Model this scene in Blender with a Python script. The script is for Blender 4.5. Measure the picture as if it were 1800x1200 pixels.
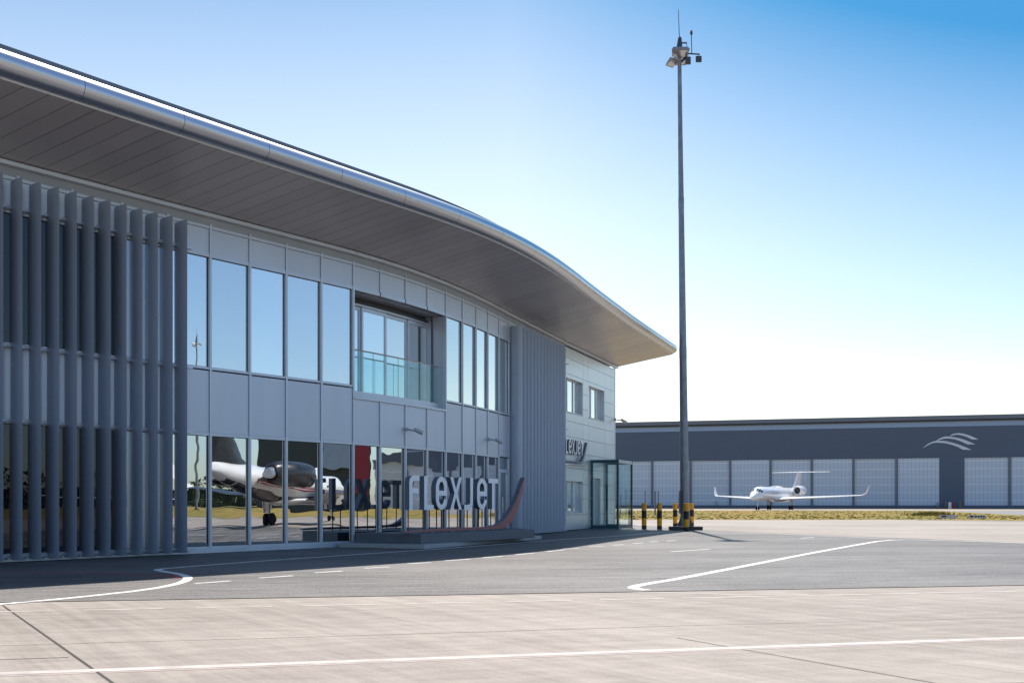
import bpy, bmesh, math, random
from mathutils import Vector, Matrix
from mathutils.geometry import tessellate_polygon
R = math.radians
random.seed(7)
for o in list(bpy.data.objects): bpy.data.objects.remove(o)
sc = bpy.context.scene
C = sc.collection

# ------------------------------------------------------------ camera, sky, sun, exposure
cam = bpy.data.objects.new('camera', bpy.data.cameras.new('camera')); C.objects.link(cam)
cam.location = (0, 0, 1.2); cam.rotation_euler = (R(90), 0, 0)
cam.data.sensor_width = 36; cam.data.lens = 36*1754/1800
cam.data.shift_y = 284.5/1800
cam.data.clip_start = .1; cam.data.clip_end = 6000
sc.camera = cam
SUN_EL, SUN_AZ = R(57), R(2.6)          # azimuth measured from +Y towards +X
w = bpy.data.worlds.new('World'); sc.world = w; w.use_nodes = True
nt = w.node_tree
sky = nt.nodes.new('ShaderNodeTexSky'); sky.sky_type = 'NISHITA'; sky.sun_disc = False
sky.sun_elevation = SUN_EL; sky.sun_rotation = SUN_AZ
sky.air_density = 1.0; sky.dust_density = .75; sky.ozone_density = 1.8; sky.altitude = 50
bg = nt.nodes['Background']
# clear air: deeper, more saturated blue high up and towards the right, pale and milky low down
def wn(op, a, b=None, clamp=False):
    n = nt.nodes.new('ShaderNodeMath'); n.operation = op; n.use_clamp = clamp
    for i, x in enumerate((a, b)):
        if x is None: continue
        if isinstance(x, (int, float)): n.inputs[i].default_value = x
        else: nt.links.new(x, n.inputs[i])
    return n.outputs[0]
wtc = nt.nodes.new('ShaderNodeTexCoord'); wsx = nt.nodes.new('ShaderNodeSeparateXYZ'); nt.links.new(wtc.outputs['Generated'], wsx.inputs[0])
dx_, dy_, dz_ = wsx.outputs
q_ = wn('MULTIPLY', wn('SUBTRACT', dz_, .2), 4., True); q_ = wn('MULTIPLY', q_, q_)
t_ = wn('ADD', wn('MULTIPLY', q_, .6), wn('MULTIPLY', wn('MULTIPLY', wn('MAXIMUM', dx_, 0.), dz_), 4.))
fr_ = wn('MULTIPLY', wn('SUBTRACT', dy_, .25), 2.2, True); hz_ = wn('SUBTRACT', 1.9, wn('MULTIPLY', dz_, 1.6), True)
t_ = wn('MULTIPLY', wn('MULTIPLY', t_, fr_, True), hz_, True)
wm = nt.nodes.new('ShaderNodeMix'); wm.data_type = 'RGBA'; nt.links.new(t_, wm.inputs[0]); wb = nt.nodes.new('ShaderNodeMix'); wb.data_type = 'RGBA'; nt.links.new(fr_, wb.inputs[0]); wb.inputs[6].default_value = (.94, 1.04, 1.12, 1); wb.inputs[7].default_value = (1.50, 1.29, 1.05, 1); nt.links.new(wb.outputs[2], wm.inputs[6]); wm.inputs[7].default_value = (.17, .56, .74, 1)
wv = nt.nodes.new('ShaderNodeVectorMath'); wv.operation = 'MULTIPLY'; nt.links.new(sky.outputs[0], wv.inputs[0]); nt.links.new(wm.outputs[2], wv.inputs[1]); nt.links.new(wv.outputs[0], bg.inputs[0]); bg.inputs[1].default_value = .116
sun = bpy.data.objects.new('sun', bpy.data.lights.new('sun', 'SUN')); C.objects.link(sun)
sun.data.energy = 4.5; sun.data.angle = R(.53); sun.data.color = (1, .93, .84)
sd = Vector((math.sin(SUN_AZ)*math.cos(SUN_EL), math.cos(SUN_AZ)*math.cos(SUN_EL), math.sin(SUN_EL)))
sun.rotation_euler = sd.to_track_quat('Z', 'Y').to_euler()
sc.view_settings.view_transform = 'Standard'; sc.view_settings.look = 'None'
sc.view_settings.exposure = .5; sc.view_settings.gamma = 1
sc.cycles.max_bounces = 8; sc.cycles.glossy_bounces = 4; sc.cycles.transparent_max_bounces = 12
sc.cycles.caustics_reflective = False; sc.cycles.caustics_refractive = False

# ------------------------------------------------------------ materials
M = {}
def nd(t, typ, **kw):
    n = t.nodes.new(typ)
    for k, v in kw.items(): setattr(n, k, v)
    return n
def mat(name, col, rough=.5, metal=0., var=.06, nscale=1.5, bump=0., bscale=40., spec=.5, rnd=0., stretch=(1, 1, 1), rvar=.08, coat=0.):
    m = bpy.data.materials.new(name); m.use_nodes = True; t = m.node_tree; L = t.links.new
    b = t.nodes['Principled BSDF']
    tc = nd(t, 'ShaderNodeTexCoord'); mp = nd(t, 'ShaderNodeMapping'); mp.inputs['Scale'].default_value = stretch
    L(tc.outputs['Object'], mp.inputs[0])
    n = nd(t, 'ShaderNodeTexNoise'); n.inputs['Scale'].default_value = nscale; n.inputs['Detail'].default_value = 6
    L(mp.outputs[0], n.inputs[0])
    mr = nd(t, 'ShaderNodeMapRange'); mr.inputs[1].default_value = .3; mr.inputs[2].default_value = .7
    mr.inputs[3].default_value = 1-var; mr.inputs[4].default_value = 1+var; L(n.outputs[0], mr.inputs[0])
    val = mr.outputs[0]
    if rnd:
        oi = nd(t, 'ShaderNodeObjectInfo'); m2 = nd(t, 'ShaderNodeMapRange')
        m2.inputs[3].default_value = 1-rnd; m2.inputs[4].default_value = 1+rnd; L(oi.outputs['Random'], m2.inputs[0])
        mu = nd(t, 'ShaderNodeMath', operation='MULTIPLY'); L(val, mu.inputs[0]); L(m2.outputs[0], mu.inputs[1]); val = mu.outputs[0]
    vm = nd(t, 'ShaderNodeVectorMath', operation='SCALE'); vm.inputs[0].default_value = col[:3]; L(val, vm.inputs[3])
    L(vm.outputs[0], b.inputs['Base Color'])
    r2 = nd(t, 'ShaderNodeMapRange'); r2.inputs[1].default_value = .3; r2.inputs[2].default_value = .7
    r2.inputs[3].default_value = max(.02, rough-rvar); r2.inputs[4].default_value = min(1, rough+rvar)
    L(n.outputs[0], r2.inputs[0]); L(r2.outputs[0], b.inputs['Roughness'])
    b.inputs['Metallic'].default_value = metal; b.inputs['Specular IOR Level'].default_value = spec
    b.inputs['Coat Weight'].default_value = coat
    if bump:
        n2 = nd(t, 'ShaderNodeTexNoise'); n2.inputs['Scale'].default_value = bscale; n2.inputs['Detail'].default_value = 4
        L(mp.outputs[0], n2.inputs[0]); bp = nd(t, 'ShaderNodeBump'); bp.inputs['Strength'].default_value = bump
        bp.inputs['Distance'].default_value = .02; L(n2.outputs[0], bp.inputs['Height']); L(bp.outputs[0], b.inputs['Normal'])
    M[name] = m; return m
mat('panel', (.60, .64, .71), .42, .45, .035, .9, stretch=(2.5, 2.5, .35), rnd=.035, rvar=.01)
mat('panel_silver', (.70, .73, .77), .36, .6, .02, .5, rnd=.03, rvar=.01)
mat('frame', (.62, .66, .73), .38, .5, .03)
mat('frame_dark', (.05, .055, .065), .45, .2)
mat('fin', (.47, .53, .63), .42, .35, .02, .8, rnd=.03, stretch=(1, 1, .2), rvar=.01)
mat('parapet', (.18, .2, .23), .5, .3)
mat('nose', (.58, .60, .65), .30, .9, .015, .4, rvar=.01)
mat('flash', (.40, .42, .45), .5, .2)
mat('trim', (.75, .76, .76), .4, .1)
mat('dark_wall', (.02, .022, .026), .8)
mat('plinth_dark', (.13, .14, .155), .55, 0, .12, 3, bump=.15)
mat('granite', (.40, .41, .42), .7, 0, .2, 60, bump=.3, bscale=120)
mat('letter_face', (.97, .97, .97), .3, 0, .01)
mat('letter_side', (.17, .20, .25), .4, .3)
mat('post', (.012, .012, .014), .4)
mat('ribbon', (.30, .12, .12), .4, .3, .06, 2)
mat('porch_metal', (.035, .10, .13), .4, .3)
mat('porch_light', (.5, .55, .58), .4, .4)
mat('galv', (.25, .27, .30), .5, .6, .28, 6, stretch=(1, 1, .35), bump=.1)
mat('mast_dark', (.07, .08, .10), .5, .4)
mat('lamp_body', (.33, .31, .29), .5, .4)
mat('red_lamp', (.7, .03, .02), .3)
mat('yellow', (.85, .40, .012), .5, 0, .12, 8)
mat('black', (.010, .010, .012), .5, 0, .2, 8)
mat('concrete_block', (.07, .068, .068), .85, 0, .2, 8, bump=.3)
mat('hangar_dark', (.10, .125, .175), .55, .2, .08, .25, stretch=(.2, 1, 2))
mat('hangar_fascia', (.17, .18, .21), .5, .3)
mat('hangar_soffit', (.05, .05, .055), .6)
mat('glazing', (.30, .38, .52), .35, .1)
mat('door_col', (.16, .18, .22), .5, .3)
mat('white_sign', (.66, .69, .76), .4)
mat('jet_white', (.85, .85, .86), .22, 0, .02, coat=.4)
mat('jet_glass', (.02, .06, .10), .08, 0, .02)
mat('jet_dark', (.02, .02, .025), .3, 0, .05)
mat('jet_red', (.35, .015, .02), .3)
mat('jet_metal', (.5, .5, .52), .3, .9)
mat('tyre', (.012, .012, .012), .8)
mat('red_wall', (.26, .012, .03), .5)
mat('dark_building', (.03, .04, .04), .5)
mat('cctv', (.45, .47, .5), .35, .2)
mat('steel', (.55, .56, .58), .25, .9)
mat('bark', (.06, .045, .03), .9)
mat('leaf', (.028, .045, .016), .8, 0, .5, 1.2)
mat('tuft', (.34, .25, .07), .9, 0, .4, .4)
mat('sign_red', (.5, .03, .03), .5)

def glass_wall(name, wavy, dark=(.008, .012, .016), fac=.60, tint=(.92, .95, .97)):
    m = bpy.data.materials.new(name); m.use_nodes = True; t = m.node_tree; L = t.links.new
    b = t.nodes['Principled BSDF']; b.inputs['Base Color'].default_value = (*dark, 1); b.inputs['Roughness'].default_value = .2; b.inputs['Specular IOR Level'].default_value = 0
    g = nd(t, 'ShaderNodeBsdfGlossy'); g.inputs['Color'].default_value = (*tint, 1); g.inputs['Roughness'].default_value = .004
    lw = nd(t, 'ShaderNodeFresnel'); lw.inputs[0].default_value = 1.5
    mr = nd(t, 'ShaderNodeMapRange'); mr.inputs[4].default_value = 1; L(lw.outputs[0], mr.inputs[0])
    oi = nd(t, 'ShaderNodeObjectInfo'); m0 = nd(t, 'ShaderNodeMapRange'); m0.inputs[3].default_value = fac*.9; m0.inputs[4].default_value = fac*1.08; L(oi.outputs['Random'], m0.inputs[0]); L(m0.outputs[0], mr.inputs[3])
    tc = nd(t, 'ShaderNodeTexCoord'); mp = nd(t, 'ShaderNodeMapping'); mp.inputs['Scale'].default_value = (.35, .35, 1.0)
    L(tc.outputs['Object'], mp.inputs[0])
    n = nd(t, 'ShaderNodeTexNoise'); n.inputs['Scale'].default_value = 2.2; n.inputs['Detail'].default_value = 1.0
    L(mp.outputs[0], n.inputs[0])
    bp = nd(t, 'ShaderNodeBump'); bp.inputs['Strength'].default_value = 1; bp.inputs['Distance'].default_value = wavy
    L(n.outputs[0], bp.inputs['Height']); L(bp.outputs[0], g.inputs['Normal'])
    mx = nd(t, 'ShaderNodeMixShader'); L(mr.outputs[0], mx.inputs[0]); L(b.outputs[0], mx.inputs[1]); L(g.outputs[0], mx.inputs[2])
    L(mx.outputs[0], t.nodes['Material Output'].inputs[0]); M[name] = m
glass_wall('glass_upper', .0006, fac=.72, dark=(.24, .30, .33), tint=(.97, 1, 1))
glass_wall('glass_lower', .0016, fac=.66)
glass_wall('glass_dark', .0006, fac=.015)
def clear_glass(name, tint, fac):
    m = bpy.data.materials.new(name); m.use_nodes = True; t = m.node_tree; L = t.links.new
    a = nd(t, 'ShaderNodeBsdfTransparent'); a.inputs[0].default_value = (*tint, 1)
    g = nd(t, 'ShaderNodeBsdfGlossy'); g.inputs['Roughness'].default_value = .01; g.inputs['Color'].default_value = (.85, 1, .98, 1)
    lw = nd(t, 'ShaderNodeFresnel'); lw.inputs[0].default_value = 1.5
    mr = nd(t, 'ShaderNodeMapRange'); mr.inputs[3].default_value = fac; mr.inputs[4].default_value = 1; L(lw.outputs[0], mr.inputs[0])
    mx = nd(t, 'ShaderNodeMixShader'); gm = nd(t, 'ShaderNodeNewGeometry'); iv = nd(t, 'ShaderNodeMath', operation='SUBTRACT'); iv.inputs[0].default_value = 1; L(gm.outputs['Backfacing'], iv.inputs[1]); mu = nd(t, 'ShaderNodeMath', operation='MULTIPLY'); L(iv.outputs[0], mu.inputs[0]); L(mr.outputs[0], mu.inputs[1]); L(mu.outputs[0], mx.inputs[0]); L(a.outputs[0], mx.inputs[1]); L(g.outputs[0], mx.inputs[2])
    L(mx.outputs[0], t.nodes['Material Output'].inputs[0]); M[name] = m
clear_glass('glass_clear', (.92, .97, .965), .04)
clear_glass('glass_rail', (.88, .965, .97), .08)

def line_mat(name, col, rough, metal, direction, period, width, depthcol, spec=.5, var=.05, off=0):
    """procedural material with thin joints every `period` metres along a horizontal/vertical direction"""
    m = mat(name, col, rough, metal, var, .6, spec=spec); t = m.node_tree; L = t.links.new; b = t.nodes['Principled BSDF']
    src = b.inputs['Base Color'].links[0].from_socket
    tc = nd(t, 'ShaderNodeTexCoord'); d = nd(t, 'ShaderNodeVectorMath', operation='DOT_PRODUCT'); d.inputs[1].default_value = direction
    L(tc.outputs['Object'], d.inputs[0])
    a = nd(t, 'ShaderNodeMath', operation='ADD'); a.inputs[1].default_value = 1000*period+off; L(d.outputs['Value'], a.inputs[0])
    q = nd(t, 'ShaderNodeMath', operation='MODULO'); q.inputs[1].default_value = period; L(a.outputs[0], q.inputs[0])
    c = nd(t, 'ShaderNodeMath', operation='LESS_THAN'); c.inputs[1].default_value = width; L(q.outputs[0], c.inputs[0])
    mx = nd(t, 'ShaderNodeMix', data_type='RGBA'); L(c.outputs[0], mx.inputs[0]); L(src, mx.inputs[6]); mx.inputs[7].default_value = (*depthcol, 1)
    L(mx.outputs[2], b.inputs['Base Color'])
    bp = nd(t, 'ShaderNodeBump'); bp.invert = True; bp.inputs['Distance'].default_value = .01; L(c.outputs[0], bp.inputs['Height'])
    # each plank gets a slightly different base colour at random
    fl = nd(t, 'ShaderNodeMath', operation='DIVIDE'); fl.inputs[1].default_value = period; L(a.outputs[0], fl.inputs[0])
    f2 = nd(t, 'ShaderNodeMath', operation='FLOOR'); L(fl.outputs[0], f2.inputs[0])
    wn = nd(t, 'ShaderNodeTexWhiteNoise', noise_dimensions='1D'); L(f2.outputs[0], wn.inputs['W'])
    hs = nd(t, 'ShaderNodeMapRange'); hs.inputs[3].default_value = .94; hs.inputs[4].default_value = 1.06; L(wn.outputs[0], hs.inputs[0])
    vs = nd(t, 'ShaderNodeVectorMath', operation='SCALE'); L(mx.outputs[2], vs.inputs[0]); L(hs.outputs[0], vs.inputs[3]); L(vs.outputs[0], b.inputs['Base Color'])
    L(bp.outputs[0], b.inputs['Normal'])
    return m
line_mat('soffit', (.52, .50, .515), .34, .35, (.444, .896, 0), .445, .013, (.08, .08, .085))
def door_mat():
    m = mat('hangar_door', (.56, .60, .67), .5, .25, .07, .3, rnd=.05); t = m.node_tree; L = t.links.new; b = t.nodes['Principled BSDF']
    src = b.inputs['Base Color'].links[0].from_socket
    tc = nd(t, 'ShaderNodeTexCoord'); sp = nd(t, 'ShaderNodeSeparateXYZ'); L(tc.outputs['Object'], sp.inputs[0])
    def ln(sock, per, wd):
        a = nd(t, 'ShaderNodeMath', operation='ADD'); a.inputs[1].default_value = 100*per; L(sock, a.inputs[0])
        q = nd(t, 'ShaderNodeMath', operation='MODULO'); q.inputs[1].default_value = per; L(a.outputs[0], q.inputs[0])
        c = nd(t, 'ShaderNodeMath', operation='LESS_THAN'); c.inputs[1].default_value = wd; L(q.outputs[0], c.inputs[0]); return c.outputs[0]
    v = ln(sp.outputs[0], .88, .12); h = ln(sp.outputs[2], 1.86, .20)
    m1 = nd(t, 'ShaderNodeMix', data_type='RGBA'); L(v, m1.inputs[0]); L(src, m1.inputs[6]); m1.inputs[7].default_value = (.44, .475, .535, 1)
    m2 = nd(t, 'ShaderNodeMix', data_type='RGBA'); L(h, m2.inputs[0]); L(m1.outputs[2], m2.inputs[6]); m2.inputs[7].default_value = (.70, .73, .78, 1)
    L(m2.outputs[2], b.inputs['Base Color'])
door_mat()

def ground_mat(name, c1, c2, rough, fine, streak, spec=.5, bump=.4, fscale=60, patch=.12, streakdir=R(-57)):
    """mineral surface: large patches, directional streaks, fine aggregate"""
    m = bpy.data.materials.new(name); m.use_nodes = True; t = m.node_tree; L = t.links.new; b = t.nodes['Principled BSDF']
    tc = nd(t, 'ShaderNodeTexCoord')
    def noise(scale, detail, st=(1, 1, 1), rot=0):
        mp = nd(t, 'ShaderNodeMapping', vector_type='TEXTURE'); mp.inputs['Scale'].default_value = st; mp.inputs['Rotation'].default_value = (0, 0, rot)
        L(tc.outputs['Object'], mp.inputs[0])
        n = nd(t, 'ShaderNodeTexNoise'); n.inputs['Scale'].default_value = scale; n.inputs['Detail'].default_value = detail; L(mp.outputs[0], n.inputs[0]); return n.outputs[0]
    a = noise(patch, 5); s = noise(2.2, 7, (12, .5, 1), streakdir); s2 = noise(.6, 4, (8, 1.2, 1), R(12)); f = noise(fscale, 3); s3 = noise(7, 5, (14, .35, 1), streakdir+.06)
    def scale(x, k):
        q = nd(t, 'ShaderNodeMath', operation='MULTIPLY_ADD'); q.inputs[1].default_value = k; q.inputs[2].default_value = -k*.5; L(x, q.inputs[0]); return q.outputs[0]
    md = noise(5, 6, (3, 1, 1), R(12))
    acc = None
    for x in (scale(a, 1.3), scale(s, streak), scale(s2, streak*.9), scale(s3, streak*.7), scale(md, .95), scale(f, fine)):
        if acc is None: acc = x
        else:
            q = nd(t, 'ShaderNodeMath', operation='ADD'); L(acc, q.inputs[0]); L(x, q.inputs[1]); acc = q.outputs[0]
    q = nd(t, 'ShaderNodeMath', operation='ADD', use_clamp=True); q.inputs[1].default_value = .5; L(acc, q.inputs[0])
    mx = nd(t, 'ShaderNodeMix', data_type='RGBA'); L(q.outputs[0], mx.inputs[0]); mx.inputs[6].default_value = (*c1, 1); mx.inputs[7].default_value = (*c2, 1)
    L(mx.outputs[2], b.inputs['Base Color']); b.inputs['Roughness'].default_value = rough; b.inputs['Specular IOR Level'].default_value = spec
    bp = nd(t, 'ShaderNodeBump'); bp.inputs['Strength'].default_value = bump; bp.inputs['Distance'].default_value = .006
    L(f, bp.inputs['Height']); L(bp.outputs[0], b.inputs['Normal']); M[name] = m
ground_mat('concrete', (.195, .163, .136), (.40, .350, .302), .78, .6, .85, patch=.15, fscale=45)
ground_mat('asphalt', (.036, .033, .032), (.190, .176, .166), .62, 1.9, 1.25, spec=.45, bump=1, fscale=26, patch=.2, streakdir=R(5))
ground_mat('asphalt_light', (.13, .125, .12), (.22, .21, .20), .7, 1.0, .8, fscale=38, patch=.2, streakdir=R(5))
ground_mat('grass', (.38, .23, .075), (.12, .15, .035), .95, .5, 2.4, spec=.1, bump=1, fscale=3, patch=.05, streakdir=R(8))
mat('white_paint', (.72, .70, .66), .6, 0, .2, 5, bump=.2)
mat('worn_paint', (.49, .44, .40), .7, 0, .22, 5)
mat('red_paint', (.35, .03, .04), .6, 0, .2, 4)
mat('pink_paint', (.40, .31, .28), .7, 0, .2, 5)
mat('joint', (.055, .048, .042), .9)
mat('joint_faint', (.17, .15, .13), .9, 0, .5, 9)

# ------------------------------------------------------------ mesh helpers
class MB:
    def __init__(s): s.v = []; s.f = []
    def add(s, vs, fs):
        n = len(s.v); s.v += [tuple(v) for v in vs]; s.f += [tuple(i+n for i in f) for f in fs]; return s
    def hexa(s, a):     # 8 points: bottom loop 4, top loop 4
        return s.add(a, [(3, 2, 1, 0), (4, 5, 6, 7), (0, 1, 5, 4), (1, 2, 6, 5), (2, 3, 7, 6), (3, 0, 4, 7)])
    def box(s, x0, x1, y0, y1, z0, z1):
        return s.hexa([(x0, y0, z0), (x1, y0, z0), (x1, y1, z0), (x0, y1, z0), (x0, y0, z1), (x1, y0, z1), (x1, y1, z1), (x0, y1, z1)])
    def ob(s, P, t, n, a0, a1, z0, z1, d0, d1):   # oriented box: a along t, d along outward n
        q = lambda a, d, z: (P[0]+t[0]*a+n[0]*d, P[1]+t[1]*a+n[1]*d, z)
        return s.hexa([q(a0, d1, z0), q(a1, d1, z0), q(a1, d0, z0), q(a0, d0, z0), q(a0, d1, z1), q(a1, d1, z1), q(a1, d0, z1), q(a0, d0, z1)])
    def loft(s, rings, cap=True, closed=False):
        n0 = len(s.v); k = len(rings[0])
        for r in rings: s.v += [tuple(p) for p in r]
        m = len(rings)
        for i in range(m if closed else m-1):
            for j in range(k):
                a = n0+i*k+j; b = n0+i*k+(j+1) % k; c = n0+((i+1) % m)*k+(j+1) % k; d = n0+((i+1) % m)*k+j
                s.f.append((a, b, c, d))
        if cap and not closed:
            s.f.append(tuple(n0+j for j in reversed(range(k)))); s.f.append(tuple(n0+(m-1)*k+j for j in range(k)))
        return s
    def tube(s, pts, rad, seg=10, cap=True):
        pts = [Vector(p) for p in pts]; rr = rad if isinstance(rad, (list, tuple)) else [rad]*len(pts); rings = []
        for i, p in enumerate(pts):
            d = (pts[min(i+1, len(pts)-1)]-pts[max(i-1, 0)]).normalized()
            u = d.orthogonal().normalized() if abs(d.z) > .95 else d.cross(Vector((0, 0, 1))).normalized()
            if abs(d.z) > .95: u = (Vector((1, 0, 0))-d*d.x).normalized()
            v = d.cross(u)
            rings.append([p+(u*math.cos(2*math.pi*j/seg)+v*math.sin(2*math.pi*j/seg))*rr[i] for j in range(seg)])
        return s.loft(rings, cap)
    def poly(s, pts, thick, frame):    # 2D polygon (u,w) extruded; frame(u,w,d)->xyz, d from 0 (front) to -thick
        tris = tessellate_polygon([[Vector((p[0], p[1], 0)) for p in pts]]); n = len(pts); b = len(s.v)
        s.v += [tuple(frame(p[0], p[1], 0)) for p in pts]+[tuple(frame(p[0], p[1], -thick)) for p in pts]
        for t in tris:
            s.f.append(tuple(b+i for i in t)); s.f.append(tuple(b+n+i for i in reversed(t)))
        for i in range(n): s.f.append((b+i, b+(i+1) % n, b+n+(i+1) % n, b+n+i))
        return s
    def build(s, name, m, parent=None, smooth=False, bevel=0, recalc=True):
        me = bpy.data.meshes.new(name); off = Vector((0, 0, 0)); p = parent
        while p is not None: off += p.location; p = p.parent
        me.from_pydata([tuple(Vector(v)-off) for v in s.v], [], s.f)
        if recalc:
            bm = bmesh.new(); bm.from_mesh(me); bmesh.ops.recalc_face_normals(bm, faces=bm.faces); bm.to_mesh(me); bm.free()
        me.materials.append(M[m] if isinstance(m, str) else m)
        if smooth:
            me.polygons.foreach_set('use_smooth', [True]*len(me.polygons))
            if hasattr(me, 'set_sharp_from_angle'): me.set_sharp_from_angle(angle=R(38))
        o = bpy.data.objects.new(name, me); C.objects.link(o)
        if parent: o.parent = parent
        if bevel:
            bv = o.modifiers.new('bevel', 'BEVEL'); bv.width = bevel; bv.segments = 2; bv.limit_method = 'ANGLE'
        return o
def thing(name, label, cat, loc=(0, 0, 0), rz=0, group=None):
    o = bpy.data.objects.new(name, None); C.objects.link(o); o.empty_display_size = .3
    o.location = loc; o.rotation_euler = (0, 0, rz); o['label'] = label; o['category'] = cat
    if group: o['group'] = group
    return o
def tag(o, label, cat, group=None):
    o['label'] = label; o['category'] = cat
    if group: o['group'] = group
    return o
def structure(o): o['kind'] = 'structure'; return o
def copy_tree(o, parent=None):
    c = o.copy(); C.objects.link(c)
    if parent: c.parent = parent
    for ch in [x for x in C.objects if x.parent == o]: copy_tree(ch, c)
    return c
def local(root_builder, root, loc, rz=0):
    """parts were built round the origin: move the finished thing into place"""
    root.location = loc; root.rotation_euler = (0, 0, rz)

# ------------------------------------------------------------ the ground
def sheet(name, polys, z, m):
    b = MB()
    for p in polys:
        n = len(b.v); tr = tessellate_polygon([[Vector((q[0], q[1], 0)) for q in p]])
        b.v += [(q[0], q[1], z) for q in p]; b.f += [tuple(n+i for i in t) for t in tr]
    o = b.build(name, m, recalc=False)
    bm = bmesh.new(); bm.from_mesh(o.data)
    for f in bm.faces:
        if f.normal.z < 0: f.normal_flip()
    bm.to_mesh(o.data); bm.free(); return structure(o)
sheet('ground', [[(-2500, -2500), (2500, -2500), (2500, 2500), (-2500, 2500)]], -.012, 'concrete')
def bnd(x): return 12.34+(x+5.68)*.185
sheet('asphalt_road', [[(-60, bnd(-60)), (-5.68, bnd(-5.68)), (7.59, bnd(7.59)), (18, bnd(18)), (24, bnd(24)), (20.2, 22.8), (15.8, 30.9), (13, 36.1), (10.7, 40.3), (9.6, 43.6), (8.4, 47.2), (7, 56), (7, 75), (-60, 75)]], -.008, 'asphalt')
sheet('grass', [[(-80, 76)]+[(-10+k*.8, 75.2-k*.8*.028+random.uniform(-.5, .5)) for k in range(50)]+[(30, 74), (44, 63), (52, 48), (56, 30), (58, 0), (60, -120), (230, -120), (230, 40), (170, 100), (130, 120), (78, 84), (52.5, 103), (71, 167), (58, 170), (-80, 172)]], -.006, 'grass')
sheet('taxiway', [[(46, 60), (50, 46), (53, 30), (54, -120), (57.5, -120), (56, 30), (52, 48), (44, 63), (30, 74), (29, 71.5)]], -.004, 'asphalt_light')
sheet('verge', [[(52.5, 103), (78, 84), (130, 120), (150, 190), (86, 168), (71, 167)]], -.010, 'asphalt_light')
sheet('grass_verge', [[(-60, 238), (60, 222), (130, 196), (130, 206), (95, 226), (60, 232), (-60, 262)]], -.005, 'grass')
def strip(pts, wd, z=0., closed=False):   # a flat line of given width
    out = []
    P = [Vector((p[0], p[1])) for p in pts]
    ws = wd if isinstance(wd, (list, tuple)) else [wd]*len(P)
    Ls = []; Rs = []
    for i, p in enumerate(P):
        d = (P[min(i+1, len(P)-1)]-P[max(i-1, 0)]).normalized(); n = Vector((-d.y, d.x))*ws[i]/2
        Ls.append(p+n); Rs.append(p-n)
    return [(p.x, p.y) for p in Ls]+[(p.x, p.y) for p in reversed(Rs)]
def quads(name, polys_pts, wd, z, m):
    b = MB()
    for pts in polys_pts:
        o = strip(pts, wd); n = len(pts); k = len(b.v); b.v += [(q[0], q[1], z) for q in o]
        for i in range(n-1): b.f.append((k+i, k+2*n-1-i, k+2*n-2-i, k+i+1))
    o = b.build(name, m, recalc=False)
    bm = bmesh.new(); bm.from_mesh(o.data)
    for f in bm.faces:
        if f.normal.z < 0: f.normal_flip()
    bm.to_mesh(o.data); bm.free(); return structure(o)
def G(x, y):           # image pixel coordinates projected to metres on the flat ground
    Y = 1.2*1754/(y-884.5); return ((x-900)/1754*Y, Y)
def smooth(pts, n=8):
    out = []
    P = [Vector(p) for p in pts]; P = [P[0]*2-P[1]]+P+[P[-1]*2-P[-2]]
    for i in range(1, len(P)-2):
        for j in range(n):
            t = j/n; a, b, c, d = P[i-1:i+3]
            out.append(.5*((2*b)+(c-a)*t+(2*a-5*b+4*c-d)*t*t+(3*b-a-3*c+d)*t**3))
    out.append(P[-2]); return [(p.x, p.y) for p in out]
# worn edge line of the apron and its pink ghost
a = Vector(G(0, 1180.5)); b_ = Vector(G(1800, 1118)); d = (b_-a).normalized()
quads('road_marking', [[a-d*6, b_+d*40]], .13, -.0095, 'worn_paint')
nrm = Vector((d.y, -d.x)); quads('road_marking', [[a-d*6+nrm*.10, b_+d*40+nrm*.10]], .06, -.0105, 'pink_paint')
# dashed line on the concrete turning solid on the right
a = Vector(G(0, 1073)); m_ = Vector(G(1200, 1049)); e = Vector(G(1800, 1036.7)); d = (m_-a).normalized(); segs = []
q = -4.
while q < (m_-a).length: segs.append([a+d*q, a+d*(q+.86)]); q += 1.22
segs.append([m_, e, e+(e-m_)*3])
quads('road_marking', segs, .075, -.0095, 'worn_paint')
quads('road_marking', [smooth([G(1060, 1037.5), G(1180, 1040), G(1300, 1042.8), G(1420, 1043.4)])], .07, -.0092, 'worn_paint')
# joints of the concrete slabs
quads('pavement_joint', [[G(5, 1062), G(203, 1200), G(330, 1300)]], .024, -.0100, 'joint')
quads('pavement_joint', [[G(1190, 1118), G(1650, 1198), G(2000, 1262)]], .018, -.0100, 'joint_faint')
quads('pavement_joint', [[G(-200, 1139), G(0, 1131.7), G(600, 1115), G(1200, 1097), G(1800, 1082.5), G(2300, 1071)]], .016, -.0108, 'joint_faint')
quads('pavement_joint', [[G(-60, 1158), G(120, 1152)]], .02, -.0103, 'joint')
quads('pavement_joint', [[(-60, bnd(-60)-.01), (24, bnd(24)-.01)]], .045, -.0045, 'joint_faint')
quads('pavement_joint', [[G(1640, 1199), G(1800, 1196.5), G(2100, 1192)]], .02, -.0103, 'joint')
for yy in (922, 929):
    quads('pavement_joint', [[G(1250, yy), G(1800, yy+1.5), G(2400, yy+4)]], .06, -.0108, 'joint_faint')
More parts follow.
